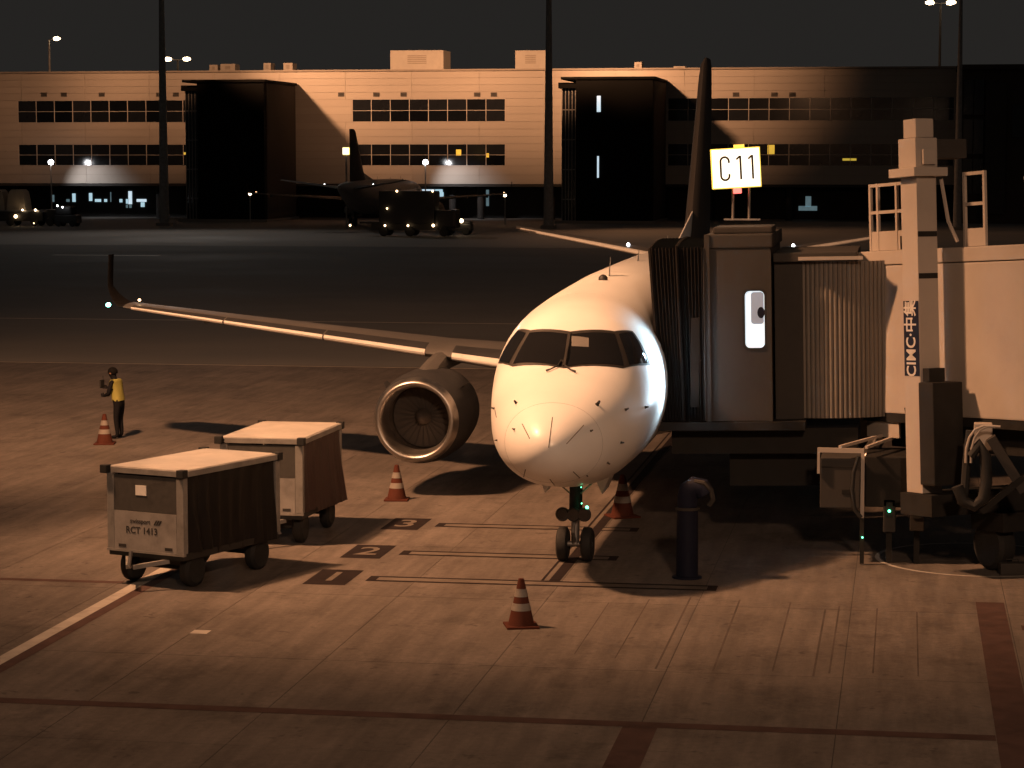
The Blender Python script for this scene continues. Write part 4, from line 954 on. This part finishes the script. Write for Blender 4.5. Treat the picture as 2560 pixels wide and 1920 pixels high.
# ================================================================== GROUND WORKER
pp = on_z(297, 1096)
person = empty('person', (pp.x, pp.y, 0), R(-14), 'worker in yellow vest and dark trousers seen from behind, looking at raised hands', 'person')
nodes = [  # x (facing -x), y, z, radius
 ('pelvis',.02,0,.94,.145),('spine',-.01,0,1.12,.14),('chest',-.06,0,1.33,.155),('neck0',-.09,0,1.45,.10),('neck',-.12,0,1.52,.072),('head0',-.15,0,1.59,.098),('head1',-.165,0,1.675,.118),('head2',-.16,0,1.745,.075)]
P, Rr, E_ = [], [], []; idx = {}
for n_, x, y, z, r_ in nodes: idx[n_] = len(P); P.append((x,y,z)); Rr.append(r_)
for a, c in zip(nodes, nodes[1:]): E_.append((idx[a[0]], idx[c[0]]))
fingers = MB()
for s_, nm in ((1,'l'),(-1,'r')):
    chain = [(.03,.09*s_,.86,.105),(-.01,.10*s_,.50,.072),(.03,.10*s_,.11,.05),(-.02,.105*s_,.05,.048),(-.15,.115*s_,.04,.040)]
    prev = idx['pelvis']
    for x, y, z, r_ in chain: P.append((x,y,z)); Rr.append(r_); E_.append((prev, len(P)-1)); prev = len(P)-1
    hz = 1.27 if s_ > 0 else 1.08
    chain = [(-.055,.18*s_,1.405,.080),(-.08,.245*s_,1.28,.066),(-.12,.26*s_,1.13,.056),(-.24,.18*s_,(1.13+hz)/2,.046),(-.33,.105*s_,hz-.01,.036),(-.385,.075*s_,hz,.040)]
    prev = idx['chest']
    for x, y, z, r_ in chain: P.append((x,y,z)); Rr.append(r_); E_.append((prev, len(P)-1)); prev = len(P)-1
    hx, hy = -.385, .075*s_
    for k in range(4):
        z_ = hz+.034-.022*k; L_ = (.075,.085,.08,.062)[k]
        fingers.tube([(hx+.005,hy,z_),(hx-.04,hy+.008*s_,z_),(hx-.04-L_*.5,hy-.02*s_,z_),(hx-.04-L_*.75,hy-.05*s_,z_)], [.011,.0105,.0095,.008], 6)
    fingers.tube([(hx+.01,hy,hz+.03),(hx-.02,hy-.03*s_,hz+.055),(hx-.05,hy-.05*s_,hz+.05)], [.011,.010,.008], 6)
me = bpy.data.meshes.new('skeleton'); me.from_pydata(P, E_, [])
so = bpy.data.objects.new('skeleton', me); col.objects.link(so)
md = so.modifiers.new('skin', 'SKIN'); md.use_smooth_shade = True
for i, sv in enumerate(me.skin_vertices[0].data): sv.radius = (Rr[i]*(1.0), Rr[i]); sv.use_root = (i == 0)
for n_ in ('pelvis','spine','chest'):
    me.skin_vertices[0].data[idx[n_]].radius = (Rr[idx[n_]]*1.2, Rr[idx[n_]]*.85)
sd = so.modifiers.new('sub', 'SUBSURF'); sd.levels = 2; sd.render_levels = 2
dg = bpy.context.evaluated_depsgraph_get(); bm_ = bpy.data.meshes.new_from_object(so.evaluated_get(dg))
bpy.data.objects.remove(so)
bm = bmesh.new(); bm.from_mesh(bm_)
fm = bpy.data.meshes.new('f'); fm.from_pydata(fingers.v, [], fingers.f); nb = len(bm.faces); bm.from_mesh(fm)
bm.faces.ensure_lookup_table()
for i, f in enumerate(bm.faces):
    c = f.calc_center_median(); f.smooth = True
    if i >= nb: f.material_index = 1
    elif c.z > 1.50: f.material_index = 1
    elif c.x < -.30 and c.z > .9: f.material_index = 1
    elif c.z < .085: f.material_index = 2
    else: f.material_index = 0
bm.to_mesh(bm_); bm.free(); bm_.materials.clear()
for m in ('cloth','skin','black'): bm_.materials.append(M[m])
bo = bpy.data.objects.new('body', bm_); col.objects.link(bo); bo.parent = person
# vest: shell grown from the torso part of the body
bm = bmesh.new(); bm.from_mesh(bm_); bm.normal_update()
for f in list(bm.faces): f.normal_update()
kill = [f for f in bm.faces if not (.97 < f.calc_center_median().z < 1.485 and abs(f.calc_center_median().y) < .21 and not (f.calc_center_median().x < -.24))]
bmesh.ops.delete(bm, geom=kill, context='FACES')
for v in bm.verts: v.co += v.normal*.016
for f in bm.faces:
    c = f.calc_center_median(); f.material_index = 1 if (1.0 < c.z < 1.06 or (c.z > 1.06 and .06 < abs(c.y) < .12)) else 0
vm = bpy.data.meshes.new('vest'); bm.to_mesh(vm); bm.free(); vm.materials.clear(); vm.materials.append(M['vest']); vm.materials.append(M['vest_band'])
vo = bpy.data.objects.new('vest', vm); col.objects.link(vo); vo.parent = person
# cap-like hair and ears, face features
hb = MB(); rows = []
for j in range(11):
    th = R(104*j/10); rows.append([(-.150+.128*math.sin(th)*math.cos(2*math.pi*k/20)*1.03, .122*math.sin(th)*math.sin(2*math.pi*k/20), 1.665+.128*math.cos(th)) for k in range(20)])
hb.loft(rows, True, False).build('hair', M['hair'], person, 80)
for s_ in (1, -1): MB().lathe([(-.006,.012),(0,.03),(.006,.03),(.01,.012)], 10, 'y', (-.15, .115*s_, 1.645)).build('ear', M['skin'], person, True)
MB().loft([[(-.245,-.012,1.665),(-.245,.012,1.665),(-.25,0,1.668)],[(-.25,-.018,1.64),(-.25,.018,1.64),(-.275,0,1.642)],[(-.245,-.012,1.632),(-.245,.012,1.632),(-.25,0,1.63)]]).build('nose', M['skin'], person)
for s_ in (1,-1): MB().lathe([(-.008,.001),(-.005,.008),(0,.010)], 8, 'x', (-.246,.034*s_,1.675)).build('eye', M['black'], person)
MB().box(-.250,-.240,-.024,.024,1.602,1.608).build('mouth', M['hair'], person)
hd_ = person.matrix_basis @ Vector((-.47, 0, 1.36)); hd = empty('handheld_device', hd_, R(-14), 'small dark device held up in the hands of the worker', 'device')
MB().box(-.02, .02, -.085, .085, -.11, .10).build('case', M['black'], hd, False, .01); MB().tube([(0,.05,.10),(0,.05,.2)], .008, 6).build('aerial', M['black'], hd)
# ================================================================== FAR AIRLINER (same type, nose to the pier) AND VEHICLES
fa = copy_tree(air); fx = on_y(757*D, 300*D, 227).x
fa.location = (fx, 227+31.5, 0); fa.rotation_euler = (0, 0, math.pi)
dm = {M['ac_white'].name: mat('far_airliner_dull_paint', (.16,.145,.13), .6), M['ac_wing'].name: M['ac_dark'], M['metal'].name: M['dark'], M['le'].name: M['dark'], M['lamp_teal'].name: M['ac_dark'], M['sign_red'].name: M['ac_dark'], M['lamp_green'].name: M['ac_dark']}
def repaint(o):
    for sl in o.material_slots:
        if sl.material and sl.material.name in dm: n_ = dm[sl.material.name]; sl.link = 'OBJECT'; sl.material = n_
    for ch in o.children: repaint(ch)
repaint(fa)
fa['label'] = 'distant airliner seen tail on, parked nose towards the pier'
def vehicle(name, px, py, Y, label, cat, parts, lamps):
    p = on_y(px*D, py*D, Y); t = empty(name, (p.x, Y, 0.004), 0, label, cat)
    for nm, m, bx, bv_ in parts: MB().box(*bx).build(nm, M[m], t, False, bv_)
    for lx, lz, r_, m in lamps: MB().lathe([(-r_,.01),(-r_*.6,r_*.8),(0,r_),(r_*.6,r_*.8),(r_,.01)], 10, 'y', (lx, -1.45, lz)).build('lamp', M[m], t, True)
    return t
def wheels(t, xs, ys=(-1.1, 1.1), r_=.45):
    me_ = MB().lathe([(-.15,.2),(-.16,r_*.85),(0,r_),(.16,r_*.85),(.15,.2)], 18, 'y').mesh('wheel', M['black'], True)
    for x in xs:
        for y in ys: inst('wheel', me_, t, (x, y, r_))
t = vehicle('catering_truck', 886, 480, 212, 'long dark box truck with small marker lights below the far airliner', 'truck',
   [('cargo_box','veh',(-2.6,2.45,-1.25,1.25,1.15,4.05),.05),('chassis','veh',(-3.4,3.9,-.8,.8,.55,1.13),0),('cab','veh',(2.5,4.4,-1.15,1.15,.72,2.35),.25),('windscreen','bglass',(4.02,4.36,-1.0,1.0,2.352,2.40),0),('platform','veh',(-4.4,-2.62,-1.1,1.1,1.14,1.3),0)],
   [(-2.0,.98,.10,'lamp_amber'),(.1,.98,.10,'lamp_amber'),(2.4,1.0,.14,'lamp_amber'),(-.9,4.05,.10,'lamp_amber'),(2.35,4.05,.09,'lamp_amber'),(-1.8,2.5,.08,'lamp_amber'),(-5.2,.98,.10,'lamp_amber')]); wheels(t, (-2.2, .2, 3.3))
t = vehicle('baggage_tug', 990, 480, 216, 'small dark tug with a bright headlight right of the box truck', 'tug',
   [('body','veh',(-1.3,1.3,-.7,.7,.4,1.05),.12),('seat_back','veh',(-.9,-.5,-.5,.5,1.06,1.6),.08),('bonnet','veh',(.3,1.25,-.6,.6,1.06,1.25),.08)], [(.55,1.32,.19,'lamp_warm'),(-.1,1.65,.07,'lamp_amber'),(-.9,2.2,.07,'lamp_amber')]); wheels(t, (-.8,.8), (-.6,.6), .38)
t = vehicle('loader_truck', 30, 470, 238, 'low dark loader vehicle carrying two pale rounded hoods at far left', 'loader',
   [('chassis','veh',(-5,3.6,-1.2,1.2,.5,1.5),.1),('deck','steel',(-5,3.2,-1.2,1.2,1.505,1.62),0),('rear_cab','veh',(3.7,4.9,-1,1,.5,1.7),.15)], [(.75,1.0,.19,'lamp_amber'),(2.7,.3,.06,'lamp_amber'),(2.9,1.66,.12,'lamp_warm'),(1.5,1.66,.1,'lamp_warm')]); wheels(t, (-3.5,0,2.6,4.3), (-1.05,1.05))
for x in (-1.7, 0.6):
    MB().loft([[(x+dx*w_, y_*.9, z_) for dx, y_ in ((-1,-1),(1,-1),(1,1),(-1,1))] for z_, w_ in ((1.63,1.05),(2.6,.95),(3.5,.75),(3.75,.5))]).build('hood', M['veh_tan'], t)
t = vehicle('service_van', 145, 470, 236, 'small dark van parked right of the low loader at far left', 'van',
   [('body','veh',(-1.1,1.3,-.8,.8,.35,1.2),.1),('cabin','veh',(-1.0,.7,-.75,.75,1.205,2.1),.12),('windscreen','bglass',(.71,.78,-.65,.65,1.25,1.95),0)], [(-.5,2.15,.09,'lamp_white'),(.05,2.0,.08,'lamp_white')]); wheels(t, (-.7,.8), (-.7,.7), .34)
for px, py, lab in ((540, 419, 'lone lit lamp on a thin post in the dark left of the far airliner'), (1091, 422, 'lit lamp on a thin post under the pier, left of the second mast')):
    Y = 250.0; p = on_y(px*D, py*D, Y); q = empty('apron_lamp', (p.x, Y, .004), 0, lab, 'lamp post', 'small lit lamps near the pier foot')
    MB().lathe([(0,.07),(p.z-.15,.05)], 8).build('pole', M['mast'], q, True)
    MB().lathe([(-.17,.01),(-.1,.13),(0,.17),(.1,.13),(.17,.01)], 10, 'z', (0,0,p.z)).build('bulb', M['lamp_warm'], q, True)
p = on_y(747*D, 327*D, 232)
q = empty('far_gate_sign', (p.x, 232, p.z-.55), 0, 'small glowing yellow gate sign left of the far airliner tail', 'sign')
MB().box(-.30,.30,-.1,.1,.25,.9).build('panel', M['sign_face'], q); MB().box(-.34,.34,.101,.2,.2,.95).build('housing', M['sign_edge'], q)
MB().bar((0,.15,.2),(0,.15,-p.z+.55),.14).build('post', M['mast'], q)
p = on_z(2186*D, 1240*D)
q = empty('wheel_chock', (p.x, p.y, 0), .2, 'small pale box on the ground inside the painted circle', 'box')
MB().box(-.22,.22,-.12,.12,0.001,.2).build('block', M['br_beige'], q, False, .02); MB().tube([(-.1,0,.2),(-.1,0,.25),(.1,0,.25),(.1,0,.2)], .012, 6).build('handle', M['dark'], q)
